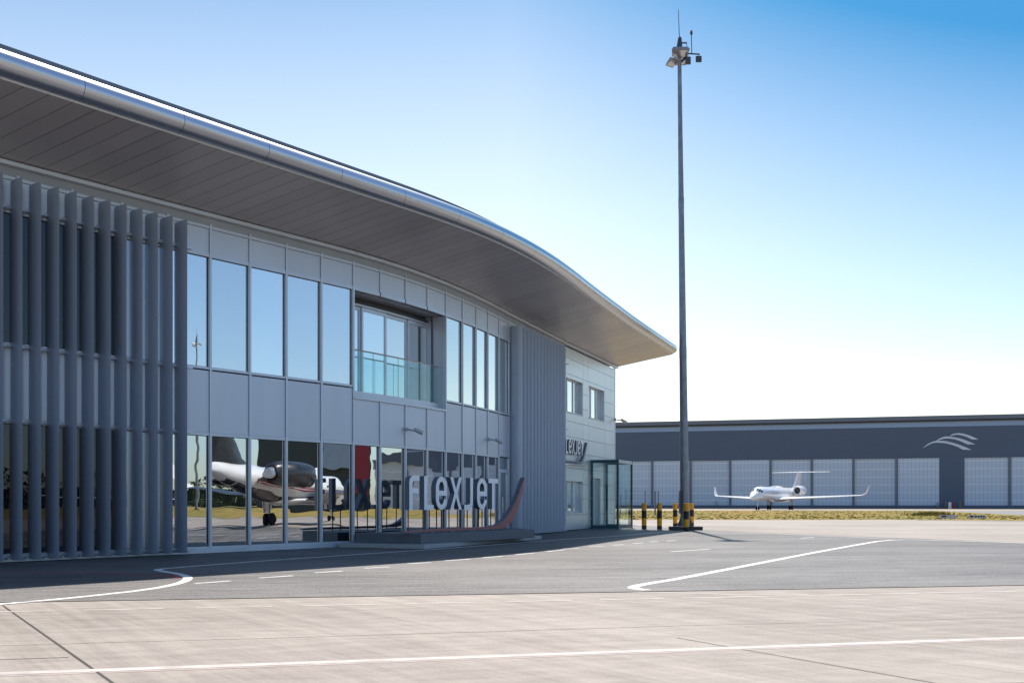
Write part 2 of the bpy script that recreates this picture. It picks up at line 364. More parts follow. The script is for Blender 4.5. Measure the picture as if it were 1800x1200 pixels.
# white markings on the asphalt
quads('road_marking', [smooth([G(1170, 933.6), G(1100, 940), G(950, 950), G(800, 961.7), G(600, 975.3), G(450, 985.5), G(317, 995.8), G(288, 998.3), G(277, 1000.3), G(290, 1003.5), G(312, 1007), G(326, 1011), G(330, 1015.5), G(322, 1021), G(296, 1028), G(250, 1035.5), G(180, 1043.5), G(100, 1051.5), G(0, 1060), G(-150, 1071)], 6)], .15, -.0055, 'white_paint')
quads('road_marking', [smooth([G(-100, 1000.5), G(0, 1002), G(150, 1006), G(260, 1009), G(300, 1010.3)], 4), smooth([G(300, 1009.5), G(309, 1012), G(311, 1015)], 4)], .10, -.0062, 'red_paint')
quads('road_marking', [smooth([G(1137, 1035.5), G(1120, 1033.5), G(1113, 1031), G(1121, 1027.8), G(1150, 1022.5), G(1200, 1014.2), G(1343, 987), G(1440, 968.5), G(1533, 952), G(1555, 949.3), G(1577, 948), G(1620, 948.1), G(1800, 953.2), G(2100, 964)], 6)], .17, -.0055, 'white_paint')
segs = [[G(343, 1024), G(405, 1019.5)], [G(455, 1014.5), G(515, 1010.5)], [G(553, 1005.3), G(602, 1002.3)], [G(640, 997.5), G(685, 995)], [G(717, 989.5), G(758, 987.5)], [G(782, 984.5), G(826, 981.6)],
        [G(848, 979), G(884, 976.5)], [G(906, 973.7), G(940, 971)], [G(960, 968.3), G(990, 966)], [G(988, 964), G(1018, 962.6)], [G(1037, 960.2), G(1062, 959)], [G(1077, 957.2), G(1096, 956)],
        [G(1112, 954.2), G(1131, 953)], [G(1142, 951.6), G(1157, 950.6)], [G(1172, 950), G(1188, 949)], [G(1180, 968.5), G(1248, 964)], [G(1408, 945), G(1431, 943.4)]]
quads('road_marking', segs, .10, -.0055, 'white_paint')
quads('road_marking', [[G(1240, 935), G(1366, 937.3), G(1500, 943), G(1572, 946.8)]], .16, -.0058, 'worn_paint')

# grass tufts in the strip beyond the apron (far too many to count)
b = MB()
for i in range(6000):
    y = random.uniform(75, 165); x = random.uniform(.05*y-2, .56*y)
    if random.random() < .35 and not (y < 95): continue
    if x > 45 and y > 95 and x > 52+(y-103)*.29-1: continue
    h = random.uniform(.02, .06)*(1.5 if random.random() < .05 else 1); r = random.uniform(.05, .2); an = random.uniform(0, 3.14)
    cx_, sx = math.cos(an)*r, math.sin(an)*r
    b.add([(x-cx_, y-sx, 0), (x+cx_, y+sx, 0), (x+cx_*.7+.05, y+sx, h), (x-cx_*.5, y-sx, h*.9)], [(0, 1, 2, 3)])
for i in range(700):        # the taller clump
    x = 42.5+random.gauss(0, .9); y = 101+random.gauss(0, .8); h = random.uniform(.15, .48); an = random.uniform(0, 3.14)
    b.add([(x-.05*math.cos(an), y-.05*math.sin(an), 0), (x+.05*math.cos(an), y+.05*math.sin(an), 0), (x+random.uniform(-.15, .15), y, h)], [(0, 1, 2)])
o = b.build('grass_tufts', 'grass', recalc=False); o['kind'] = 'stuff'; tag(o, 'dry yellow green grass tufts on the strip beyond the apron', 'grass')

# ------------------------------------------------------------ terminal building
T0 = (-7.381, 24.371); TL = (.629, .7774)
FAC = [(T0[0]-TL[0]*1.16*k, T0[1]-TL[1]*1.16*k) for k in range(12, 0, -1)]+[T0, (-6.653, 25.274), (-5.93, 26.172), (-5.187, 27.083), (-4.469, 28.015), (-3.834, 28.926), (-3.212, 29.931), (-2.647, 30.957), (-2.142, 31.982), (-1.659, 33.066), (-1.247, 34.07), (-.869, 35.058), (-.494, 36.102), (-.131, 37.168)]
W0 = (2.32, 43.8); TW = (.365, .931); NW = (.931, -.365)
k0 = FAC[-1]; nseg = 6
FAC += [(k0[0]+(W0[0]-k0[0])*i/nseg, k0[1]+(W0[1]-k0[1])*i/nseg) for i in range(1, nseg+1)]
I0 = 12           # index of the mullion beside the last big fin
RI0, RI1 = I0+4, I0+8
tb = thing('terminal_building', 'curved two storey airport terminal with glazed silver facade and broad overhanging roof', 'terminal', (-2, 36, 0))
def seg(i):
    P, Q = FAC[i], FAC[i+1]; dx, dy = Q[0]-P[0], Q[1]-P[1]; l = math.hypot(dx, dy); t = (dx/l, dy/l); return P, t, (t[1], -t[0]), l
# body behind the curtain wall
NB = (-.896, .444)
def back(p, d): return (p[0]+NB[0]*d, p[1]+NB[1]*d)
CORN = (W0[0]+TW[0]*8.29, W0[1]+TW[1]*8.29)
CORN_IN = CORN
def offp(i, d):
    i = max(0, min(len(FAC)-2, i)); P, t, n, l = seg(i); return n
front = []
for i, p in enumerate(FAC):
    n = offp(i, 0); front.append((p[0]-n[0]*.95, p[1]-n[1]*.95))
front += [(CORN[0]-NW[0]*.25, CORN[1]-NW[1]*.25)]
body = front+[back(CORN, 18), back(FAC[0], 18)]
b = MB(); b.poly(body, 8.0, lambda u, v, d: (u, v, 8.0+d)); b.build('wall_core', 'dark_wall', tb)
b = MB(); b.ob(CORN, TW, NW, -.25, 0, .0, 8.15, -18, 0); b.build('end_wall', 'panel_silver', tb)
# curtain wall
def ring_frame(b, P, t, n, a0, a1, z0, z1, wa, wz, d0, d1):
    q = lambda a, d, z: (P[0]+t[0]*a+n[0]*d, P[1]+t[1]*a+n[1]*d, z)
    lp = lambda i, d: [q(a0+i*wa, d, z0+i*wz), q(a1-i*wa, d, z0+i*wz), q(a1-i*wa, d, z1-i*wz), q(a0+i*wa, d, z1-i*wz)]
    b.loft([lp(0, d1), lp(1, d1), lp(1, d0), lp(0, d0)], cap=False, closed=True)
Z = dict(sill=.12, g1=2.87, s0=2.93, s1=4.43, w0=4.50, w1=7.22, h0=7.29, h1=7.92)
for i in range(len(FAC)):
    P, t, n, l = seg(min(i, len(FAC)-2))
    if i == len(FAC)-1: P = FAC[-1]
    b = MB()
    z0, z1 = .02, 8.0
    if RI0 < i < RI1:
        b.ob(P, t, n, -.028, .028, .02, 4.16, -.06, .045); b.ob(P, t, n, -.028, .028, 7.30, z1, -.06, .045)
    else: b.ob(P, t, n, -.028, .028, z0, z1, -.06, .045)
    b.build('mullion', 'frame', tb)
for i in range(len(FAC)-1):
    P, t, n, l = seg(i); rec = RI0 <= i < RI1; e = .028
    def pane(z0, z1, m, nm='window'):
        f = MB()
        ring_frame(f, P, t, n, e, l-e, z0-.035, z1+.035, .0125, .055, -.06, .030)
        w_ = f.build(nm, 'frame', tb)
        g = MB(); g.ob(P, t, n, e+.012, l-e-.012, z0+.02, z1-.02, -.05, -.035); g.build('pane', m, w_)
        k = MB(); ring_frame(k, P, t, n, e+.0126, l-e-.0126, z0+.0201, z1-.0201, .012, .012, -.034, -.018); k.build('gasket', 'post', w_)
    if i != I0+12 or True:
        if i == I0+12:   # glazed door at the end of the curtain wall
            dr = MB(); dr.ob(P, t, n, e, l-e, 2.45, 2.87, -.06, .0); dr.build('door_head', 'glass_lower', tb)
            d_ = MB(); d_.ob(P, t, n, e, .14, .03, 2.45, -.05, .03); d_.ob(P, t, n, l-.14, l-e, .03, 2.45, -.05, .03)
            d_.ob(P, t, n, .14, l-.14, .03, .15, -.05, .03); d_.ob(P, t, n, .14, l-.14, 2.33, 2.45, -.05, .03)
            dd = d_.build('door', 'frame', tb); g = MB(); g.ob(P, t, n, .14, l-.14, .15, 2.33, -.04, -.02); g.build('pane', 'glass_lower', dd)
            hx = lambda a, d, z: (P[0]+t[0]*a+n[0]*d, P[1]+t[1]*a+n[1]*d, z)
            h = MB(); h.tube([hx(.2, .03, .85), hx(.2, .10, .87), hx(.2, .10, 1.45), hx(.2, .03, 1.47)], .014, 8); h.build('handle', 'steel', dd, smooth=True)
        else: pane(.14, 2.87, 'glass_lower' if i >= I0-2 else 'glass_dark')
    s = MB(); top = 4.14 if rec else 4.43
    s.ob(P, t, n, e+.006, l-e-.006, 2.93, top, -.05, .012); s.build('wall_panel', 'panel', tb)
    if not rec: pane(4.50, 7.22, 'glass_upper' if i >= I0-2 else 'glass_dark')
    h = MB(); h.ob(P, t, n, e+.006, l-e-.006, 7.30, 7.88, -.05, .012); h.build('wall_panel', 'panel', tb)
    for q0, q1 in ((7.89, 7.96), (7.257 if not rec else 7.2, 7.295), (2.907, 2.925)):
        tr = MB(); tr.ob(P, t, n, e, l-e, q0, q1, -.06, .031); tr.build('transom', 'frame', tb)
    hp = MB(); hp.ob(P, t, n, 0, l, 7.97, 8.24, -.06, .005); hp.build('head_flashing', 'flash', tb)
    sl = MB(); sl.ob(P, t, n, 0, l, .0, .11, -.06, .09); sl.build('sill', 'frame', tb)
    bk = MB(); bk.ob(P, t, n, 0, l, .0, 4.14 if rec else 8.05, -.13, -.062)
    if rec: bk.ob(P, t, n, 0, l, 7.2, 8.05, -.13, -.062)
    bk.build('backing', 'dark_wall', tb)

# balcony recess
PR = [FAC[i] for i in range(RI0, RI1+1)]
def inn(i, d):
    P, t, n, l = seg(min(i, RI1-1)) if i > RI0 else seg(RI0); return (FAC[i][0]-n[0]*d, FAC[i][1]-n[1]*d)
innr = [inn(i, .78) for i in range(RI0, RI1+1)]; 
b = MB(); b.poly([FAC[i] for i in range(RI0, RI1+1)]+innr[::-1], .05, lambda u, v, d: (u, v, 4.17+d)); b.build('balcony_floor', 'trim', tb)
b = MB(); b.poly([inn(i, .05) for i in range(RI0, RI1+1)]+innr[::-1], .05, lambda u, v, d: (u, v, 7.26+d)); b.build('recess_ceiling', 'panel', tb)
for k, i in enumerate((RI0, RI1)):
    A, B = FAC[i], innr[0 if k == 0 else -1]; dx, dy = B[0]-A[0], B[1]-A[1]; l = math.hypot(dx, dy); t = (dx/l, dy/l); n = (-t[1], t[0])
    b = MB(); b.ob(A, t, n, .06, l, 4.18, 7.2, -.03 if k == 0 else -.08, .08 if k == 0 else .03); b.build('recess_side', 'panel', tb)
    if k: b = MB(); b.ob(A, t, n, .45, .46, 4.18, 7.2, -.09, .1); b.build('joint_strip', 'frame_dark', tb)
# edge ledge
for i in range(RI0, RI1):
    P, t, n, l = seg(i); b = MB(); b.ob(P, t, n, 0, l, 4.14, 4.20, -.1, .07); b.build('balcony_ledge', 'frame', tb)
    b = MB(); b.ob(P, t, n, 0, l, 4.22, 4.40, -.30, -.2); b.build('balcony_kerb', 'frame', tb)
# sliding doors in the recess
for k in range(4):
    A, B = innr[k], innr[k+1]; dx, dy = B[0]-A[0], B[1]-A[1]; l = math.hypot(dx, dy); t = (dx/l, dy/l); n = (t[1], -t[0])
    o_ = .05*(k % 2)
    f = MB(); wd = .07
    f.ob(A, t, n, 0, wd, 4.2, 6.95, o_, o_+.06); f.ob(A, t, n, l-wd, l, 4.2, 6.95, o_, o_+.06); f.ob(A, t, n, wd, l-wd, 4.2, 4.32, o_, o_+.06); f.ob(A, t, n, wd, l-wd, 6.85, 6.95, o_, o_+.06)
    f.ob(A, t, n, 0, l, 6.96, 7.10, -.02, .14)
    dd = f.build('sliding_door', 'frame', tb)
    g = MB(); g.ob(A, t, n, wd, l-wd, 4.32, 6.85, o_+.015, o_+.03); g.build('pane', 'glass_upper', dd)
    f = MB(); f.ob(A, t, n, 0, l, 7.11, 7.2, -.02, .05); f.ob(A, t, n, 0, l, 7.02, 7.10, .141, .16); f.build('door_track', 'frame_dark', tb)
# balustrade: four glass panels with a steel rail
bpts = [inn(i, .26) for i in range(RI0, RI1+1)]
rail = MB(); rail.tube([(p[0], p[1], 5.58) for p in bpts[:-1]]+[(bpts[-1][0]*.93+bpts[-2][0]*.07, bpts[-1][1]*.93+bpts[-2][1]*.07, 5.58)], .022, 8); rail.build('handrail', 'steel', tb, smooth=True)
for k in range(4):
    A, B = bpts[k], bpts[k+1]; dx, dy = B[0]-A[0], B[1]-A[1]; l = math.hypot(dx, dy); t = (dx/l, dy/l); n = (t[1], -t[0])
    g = MB(); g.ob(A, t, n, .012, l-.012-(.08 if k == 3 else 0), 4.25, 5.56, -.008, .008); g.build('balustrade_panel', 'glass_rail', tb)
    g = MB(); g.ob(A, t, n, -.008, .008, 4.3, 5.56, .009, .014); g.build('panel_joint', 'frame_dark', tb)

# white flashing where the soffit meets the wall
pts = FAC+[CORN]
for i in range(len(pts)-1):
    P, Q = pts[i], pts[i+1]; dx, dy = Q[0]-P[0], Q[1]-P[1]; l = math.hypot(dx, dy); t = (dx/l, dy/l); n = (t[1], -t[0])
    b = MB(); b.ob(P, t, n, -.0, l+.0, 8.15, 8.235, .0, .16); b.build('soffit_trim', 'frame', tb)

# roof: soffit rising outwards, rounded metal edge, upper sheet, parapet
NR = Vector((.896, -.444)); SL = .168; LO = 3.02
def lin(pts, step):
    out = []; P = [Vector(p) for p in pts]; acc = [0]
    for i in range(1, len(P)): acc.append(acc[-1]+(P[i]-P[i-1]).length)
    n = int(acc[-1]/step); 
    for q in range(n+1):
        s_ = acc[-1]*q/n; j = max(k for k in range(len(acc)) if acc[k] <= s_+1e-9); j = min(j, len(P)-2)
        out.append(P[j].lerp(P[j+1], (s_-acc[j])/(acc[j+1]-acc[j])))
    for _ in range(6): out = [out[0]]+[(out[i-1]+out[i]*2+out[i+1])/4 for i in range(1, len(out)-1)]+[out[-1]]
    return out
WL = lin(pts, .525); nW = len(WL)
def ell(i):      # overhang length, rounded off at the far corner
    return LO
edge = [(p+NR*LO) for p in WL]
ze = 8.23+SL*LO
# small extra tip beyond the corner
tipn = 3
TIP = [edge[-1]+Vector(TW)*(.0+.16*k) for k in range(1, tipn+1)]
b = MB()
rings = []
TH = .05
for i in range(nW): rings.append([(WL[i].x, WL[i].y, 8.23), (edge[i].x, edge[i].y, ze), (edge[i].x, edge[i].y, ze+TH), (WL[i].x, WL[i].y, 8.23+TH)])
e1, e2 = edge[-1]+Vector(TW)*.30-NR*.05, edge[-1]+Vector(TW)*.45-NR*.30
w1 = WL[-1]
rings.append([(w1.x+.02, w1.y+.05, 8.23), (e1.x, e1.y, ze-.01), (e1.x, e1.y, ze-.01+TH), (w1.x+.02, w1.y+.05, 8.23+TH)])
b.loft(rings); b.build('soffit', 'soffit', tb)
# upper roof sheet
b = MB(); rings = []
for i in range(nW):
    e_ = edge[i]; q = e_-NR*16
    rings.append([(e_.x, e_.y, ze+.46), (e_.x-NR.x*16, e_.y-NR.y*16, ze+.3), (e_.x-NR.x*16, e_.y-NR.y*16, 8.05), (WL[i].x-NR.x*1, WL[i].y-NR.y*1, 8.05), (WL[i].x-NR.x*.3, WL[i].y-NR.y*.3, 8.30), (e_.x-NR.x*.02, e_.y-NR.y*.02, ze+.06)])
b.loft(rings); b.build('roof', 'parapet', tb)
# rounded edge in lengths of about 2.1 m
NRAD = .235
def nose_ring(p, outd, rr=NRAD, seg=18):
    c = (p.x, p.y, ze+NRAD)
    out = []
    for j in range(seg+1):
        a = -math.pi/2-.15+(math.pi+.3)*j/seg
        out.append((p.x+outd[0]*(math.cos(a)*rr*1.05), p.y+outd[1]*(math.cos(a)*rr*1.05), ze+NRAD+math.sin(a)*rr))
    out.append((p.x-outd[0]*.06, p.y-outd[1]*.06, ze+NRAD+rr*.9)); out.append((p.x-outd[0]*.06, p.y-outd[1]*.06, ze+NRAD-rr*.9))
    return out
def enorm(i):
    a = edge[max(0, i-1)]; c = edge[min(nW-1, i+1)]; d = (c-a).normalized(); return (d.y, -d.x)
i = 0
while i < nW-1:
    j = min(i+4, nW-1); b = MB(); rings = []
    for k in range(i, j+1):
        p = edge[k].copy()
        if k == i and i > 0: p += (edge[k+1]-edge[k]).normalized()*.010
        rings.append(nose_ring(p, enorm(k)))
    if j == nW-1:      # turn the corner
        base = edge[-1]; d0 = (edge[-1]-edge[-2]).normalized(); 
        n0 = Vector(enorm(nW-1))
        for a in (20, 45, 70, 88):
            an = R(a); nn = (n0*math.cos(an)+d0*math.sin(an))
            rings.append(nose_ring(base+d0*.06*math.sin(an), nn))
    b.loft(rings); b.build('eaves_cladding', 'nose', tb, smooth=True); i = j
b = MB(); rings = []
for i in range(nW):
    n = Vector(enorm(i)); p = edge[i]-n*.05
    rings.append([(p.x, p.y, ze-.028), (p.x+n.x*.035, p.y+n.y*.035, ze-.024), (p.x+n.x*.035, p.y+n.y*.035, ze-.004), (p.x, p.y, ze-.004)])
b.loft(rings); b.build('edge_trim', 'trim', tb)
# far end edge from the tip back to the wall corner
b = MB(); A = WL[-1]; B = e1; d = (B-A); l = d.length; t = tuple(d.normalized())
b.hexa([(A.x, A.y, 8.24), (B.x, B.y, ze), (B.x+TW[0]*.1, B.y+TW[1]*.1, ze+.02), (A.x+TW[0]*.1, A.y+TW[1]*.1, 8.26), (A.x, A.y, 8.5), (B.x, B.y, ze+.42), (B.x+TW[0]*.08, B.y+TW[1]*.08, ze+.4), (A.x+TW[0]*.08, A.y+TW[1]*.08, 8.5)])
b.build('roof_end_trim', 'nose', tb)
# parapet upstand set back from the edge
i = 0
while i < nW-2:
    j = min(i+8, nW-2); b = MB(); rings = []
    for k in range(i, j+1):
        n = Vector(enorm(k)); p = edge[k]-n*.62
        if k == i and i > 0: p += (edge[k+1]-edge[k]).normalized()*.006
        rings.append([(p.x, p.y, ze+.3), (p.x, p.y, ze+.86), (p.x-n.x*.16, p.y-n.y*.16, ze+.86), (p.x-n.x*.16, p.y-n.y*.16, ze+.3)])
    b.loft(rings); b.build('parapet', 'parapet', tb); i = j

# sunshade fins: lens shaped blades at right angles to the wall
def fin_mesh(P, t, n, d0, d1, z0, z1, th, slope=0):
    ring = []
    N = 10
    L_ = d1-d0
    for j in range(N+1):     # bulging side (towards the viewer)
        u = j/N; ring.append((d0+L_*u, -th*math.sin(math.pi*u)))
    for j in range(1, 4):
        u = 1-j/4; ring.append((d0+L_*u, .012))
    q = lambda d, a, z: (P[0]+t[0]*a+n[0]*d, P[1]+t[1]*a+n[1]*d, z)
    b = MB(); zs = [(z0, 0), (4.435, 0), (4.435, .006), (4.447, .006), (4.447, 0), (z1, 0)]
    b.loft([[q(d, a*(1-s_*20 if s_ else 1), z) for d, a in ring] for z, s_ in zs]); return b
fins_l = []
for k in range(27):
    P = (-7.55-.695*0-.2350*k, 23.20-.302*k)  # outer edge line, worked out from image coordinates
    # local wall direction
    t, n = TL, (TL[1], -TL[0])
    b = fin_mesh(P, t, n, -.53, 0, .05, 7.80, .032)
    o = b.build('sunshade_fin', 'fin', tb, smooth=True)
tr = (.3541, .9352); nr = (.9352, -.3541)
for k in range(14):
    P = (.40+.1405*k, 37.05+.3655*k)
    b = fin_mesh(P, tr, nr, -.50, 0, .05, 7.80, .05); b.build('sunshade_fin', 'fin', tb, smooth=True)
for zz in (.12, 2.90, 4.44, 7.28):
    b = MB(); n = (TL[1], -TL[0]); b.ob(FAC[0], TL, n, 0, 1.16*12-.60, zz-.03, zz+.03, .10, .20)
    for k in range(27):
        P = (-7.55-.2350*k, 23.20-.302*k); b.ob(P, TL, n, -.02, .02, zz-.03, zz+.03, -.56, -.50)
    b.build('fin_rail', 'frame', tb)
    b = MB(); b.ob((-.131, 37.168), tr, nr, .2, 6.9, zz-.03, zz+.03, .10, .20); b.build('fin_rail', 'frame', tb)

# metal panel wall at the far end, with windows let into it
JZ = [.02, .69, 1.39, 2.08, 2.78, 3.47, 4.17, 4.86, 5.56, 6.25, 6.95, 7.64, 8.11]
JS = [-.2, 2.68, 3.55, 6.27, 7.43, 8.29]
WIN = [(-.05, 2.62, 5.27, 6.77), (3.62, 6.2, 5.27, 6.77), (-.05, 2.62, .80, 2.20), (3.75, 5.55, .05, 2.42)]
def wbox(bm, a0, a1, z0, z1, d0, d1): bm.ob(W0, TW, NW, a0, a1, z0, z1, d0, d1)
g_ = .007
for i in range(5):
    for j in range(12):
        a0, a1, z0, z1 = JS[i]+g_, JS[i+1]-g_, JZ[j]+g_, JZ[j+1]-g_
        rects = [(a0, a1, z0, z1)]
        for (wa, wb, wz0, wz1) in WIN:
            nr_ = []
            for (p, q, r, s_) in rects:
                if wb <= p or wa >= q or wz1 <= r or wz0 >= s_: nr_.append((p, q, r, s_)); continue
                if r < wz0: nr_.append((p, q, r, wz0))
                if s_ > wz1: nr_.append((p, q, wz1, s_))
                r2, s2 = max(r, wz0), min(s_, wz1)
                if p < wa: nr_.append((p, wa, r2, s2))
                if q > wb: nr_.append((wb, q, r2, s2))
            rects = nr_
        rects = [r for r in rects if r[1]-r[0] > .03 and r[3]-r[2] > .03]
        if rects:
            b = MB()
            for r in rects: wbox(b, *r, -.06, 0)
            b.build('cladding_panel', 'panel_silver', tb)
for k, (wa, wb, z0, z1) in enumerate(WIN[:3]):
    f = MB(); D = -.24
    wbox(f, wa, wb, z1, z1+.03, D, -.061); wbox(f, wa, wb, z0-.03, z0, D, .05); wbox(f, wb, wb+.03, z0-.03, z1+.03, D, -.061); wbox(f, wa-.03, wa, z0, z1, D, -.061)
    wf = f.build('window', 'frame', tb)
    f = MB(); w3 = (wb-wa)/3
    for q in range(4): wbox(f, wa+w3*q-(.0 if q == 0 else .045), wa+w3*q+(.05 if q < 3 else 0), z0, z1, D, D+.07)
    wbox(f, wa+.06, wb-.06, z0, z0+.06, D, D+.065); wbox(f, wa+.06, wb-.06, z1-.06, z1, D, D+.065)
    f.build('window_frame', 'frame', wf)
    for q in range(3):
        g = MB(); wbox(g, wa+w3*q+.05, wa+w3*(q+1)-.045, z0+.06, z1-.06, D+.02, D+.035); g.build('pane', 'glass_upper', wf)
# door inside the porch
wa, wb, z0, z1 = WIN[3]
f = MB(); D = -.24
wbox(f, wa, wb, z1, z1+.03, D, -.061); wbox(f, wb, wb+.03, z0, z1+.03, D, -.061); wbox(f, wa-.03, wa, z0, z1, D, -.061); dd = f.build('entrance_door', 'frame', tb)
f = MB(); wbox(f, wa, wa+.1, z0, z1, D, D+.07); wbox(f, wb-.1, wb, z0, z1, D, D+.07); wbox(f, (wa+wb)/2-.06, (wa+wb)/2+.06, z0, z1-.1, D, D+.07); wbox(f, wa+.1, wb-.1, z1-.1, z1, D, D+.07); f.build('door_frame', 'frame', dd)
for q in range(2):
    g = MB(); a = wa+.1 if q == 0 else (wa+wb)/2+.06; wbox(g, a, a+(wb-wa)/2-.16, z0, z1-.1, D+.02, D+.03); g.build('pane', 'glass_upper', dd)
    h = MB(); a = (wa+wb)/2+(.0 if q else -.0)+(-.09 if q == 0 else .09); hx = lambda d, z: (W0[0]+TW[0]*a+NW[0]*d, W0[1]+TW[1]*a+NW[1]*d, z)
    h.tube([hx(D+.07, .75), hx(D+.14, .77), hx(D+.14, 1.5), hx(D+.07, 1.52)], .016, 8); h.build('handle', 'steel', dd, smooth=True)

# ------------------------------------------------------------ letters
def stroke(path, w_):
    P = [Vector(p) for p in path]; n = len(P); Ls = []; Rs = []
    for i in range(n):
        if i == 0: d1 = d2 = (P[1]-P[0]).normalized()
        elif i == n-1: d1 = d2 = (P[-1]-P[-2]).normalized()
        else: d1 = (P[i]-P[i-1]).normalized(); d2 = (P[i+1]-P[i]).normalized()
        m_ = Vector((-(d1+d2).y, (d1+d2).x)).normalized(); k = m_.dot(Vector((-d1.y, d1.x))); k = max(k, .5)
        Ls.append(P[i]+m_*w_/2/k); Rs.append(P[i]-m_*w_/2/k)
    return [tuple(p) for p in Ls]+[tuple(p) for p in reversed(Rs)]
def arc(cx_, cy_, rx, ry, a0, a1, n=9): return [(cx_+rx*math.cos(R(a0+(a1-a0)*i/n)), cy_+ry*math.sin(R(a0+(a1-a0)*i/n))) for i in range(n+1)]
def glyph(ch, W, H, s):
    h = s/2
    if ch == 'F':
        r = W*.42
        o_ = [(0, 0), (0, H-r)]+arc(r, H-r, r, r, 180, 90, 6)+[(W, H), (W, H-s)]+[(r, H-s)]+arc(s+r*.5, H-s-r*.5, r*.5, r*.5, 90, 180, 4)+[(s, H*.56+s*.5), (W*.9, H*.56+s*.5), (W*.9, H*.56-s*.5), (s, H*.56-s*.5), (s, 0)]
        return [o_]
    if ch == 'L': return [[(0, 0), (0, H), (s, H), (s, s), (W, s), (W, 0)]]
    if ch == 'T': return [[(0, H), (W, H), (W, H-s), (W/2+h, H-s), (W/2+h, 0), (W/2-h, 0), (W/2-h, H-s), (0, H-s)]]
    if ch == 'J':
        r = W*.5; return [[(W, H), (W, r)]+arc(W-r, r, r, r, 0, -90, 6)+[(0, 0), (0, s), (W-r, s)]+arc(W-r, r, r-s, r-s, -90, 0, 5)[1:]+[(W-s, H)]]
    if ch == 'X':
        c = s*.85; y = H/2; x = W/2; g = H*.125
        return [[(0, 0), (x-c*.62, y), (0, H), (c*1.15, H), (x, y+g), (W-c*1.15, H), (W, H), (x+c*.62, y), (W, 0), (W-c*1.15, 0), (x, y-g), (c*1.15, 0)]]
    if ch == 'e':
        rx = W/2-h; ry = min(W*.62, H/2)-h
        p = [(s+.001, H*.5), (W-h, H*.5)]+[(W-h, H-h-ry)]+arc(W/2, H-h-ry, rx, ry, 0, 180, 14)[1:]+[(h, h+ry)]+arc(W/2, h+ry, rx, ry, 180, 350, 14)[1:]
        return [stroke(p, s)]
sg = thing('letter_sign', 'large free standing white letter sign with red upswept ribbon on the plinth before the facade', 'sign', (-1.8, 29.6, .385))
S0 = (-2.813, 26.92); KS = .97; TS = (.52, .8542); NS = (.8542, -.52)
def sfr(off): return lambda u, v, d: (S0[0]+TS[0]*u*KS+NS[0]*(off+d), S0[1]+TS[1]*u*KS+NS[1]*(off+d), 1.2+(v-1.2)*KS)
LET = [('F', .07, .54), ('L', .765, 1.22), ('e', 1.333, 1.89), ('X', 2.06, 2.66), ('J', 2.80, 3.27), ('e', 3.50, 4.06), ('T', 4.15, 4.72)]
ZB = 1.02; LH = .965
for ch, s0, s1 in LET:
    side = MB(); face = MB()
    for pl in glyph(ch, s1-s0, LH, .145):
        side.poly([(u+s0, v+ZB) for u, v in pl], .16, sfr(0)); face.poly([(u+s0, v+ZB) for u, v in pl], .004, sfr(.0065))
    o = side.build('letter', 'letter_side', sg); face.build('letter_face', 'letter_face', o)
for s_, z_ in [(.14, ZB), (.84, ZB), (1.14, ZB), (1.5, ZB+.02), (1.74, ZB+.02), (2.13, ZB), (2.57, ZB), (2.93, ZB), (3.1, ZB), (3.68, ZB+.02), (3.93, ZB+.02), (4.435, ZB)]:
    q = sfr(-.09)(s_, 0, 0); b = MB(); b.tube([(q[0], q[1], .38), (q[0], q[1], z_)], .017, 8); b.build('support_post', 'post', sg, smooth=True)
out_ = [(-.35, .40), (1.5, .40), (3.9, .40), (4.5, .395), (4.9, .44), (5.22, .55), (5.577, .82), (5.80, 1.12), (5.94, 1.38), (6.10, 1.75), (6.20, 2.04)]
in_ = [(6.17, 2.06), (6.0, 1.86), (5.67, 1.36), (5.31, .99), (4.87, .68), (4.44, .52), (4.1, .485), (3.9, .478), (1.5, .478), (-.35, .45)]
o1 = smooth(out_[3:], 4); i1 = smooth(in_[:6], 4)
poly = out_[:3]+o1+i1+in_[6:]
b = MB(); b.poly(poly, .15, sfr(.12)); o = b.build('ribbon', 'letter_side', sg); b = MB()
in2 = [(6.17, 2.055), (6.01, 1.85), (5.69, 1.35), (5.33, .98), (4.88, .675), (4.45, .518)]
poly2 = out_[:3]+o1+smooth(in2, 4)+in_[6:]
b.poly(poly2, .004, sfr(.1265)); b.build('ribbon_face', 'ribbon', o)

# plinth and its stone base
PA, PB_, PC = (-4.35, 27.65), (-2.42, 26.62), (.72, 31.6)
pl = thing('sign_plinth', 'low dark plinth on a pale granite step beneath the letter sign', 'plinth', (-1.5, 29.5, 0))
b = MB(); b.poly([PA, PB_, PC, (-.45, 34.1), (-2.2, 30.7), (-3.9, 28.2)], .27, lambda u, v, d: (u, v, .388+d)); b.build('plinth_block', 'plinth_dark', pl, bevel=.012)
b = MB(); b.poly([(-4.75, 27.3), (-2.31, 26.3), (1.0, 33.7), (.2, 35.3), (-2.2, 30.75), (-3.9, 28.25)], .12, lambda u, v, d: (u, v, .118+d)); b.build('step', 'granite', pl, bevel=.01)

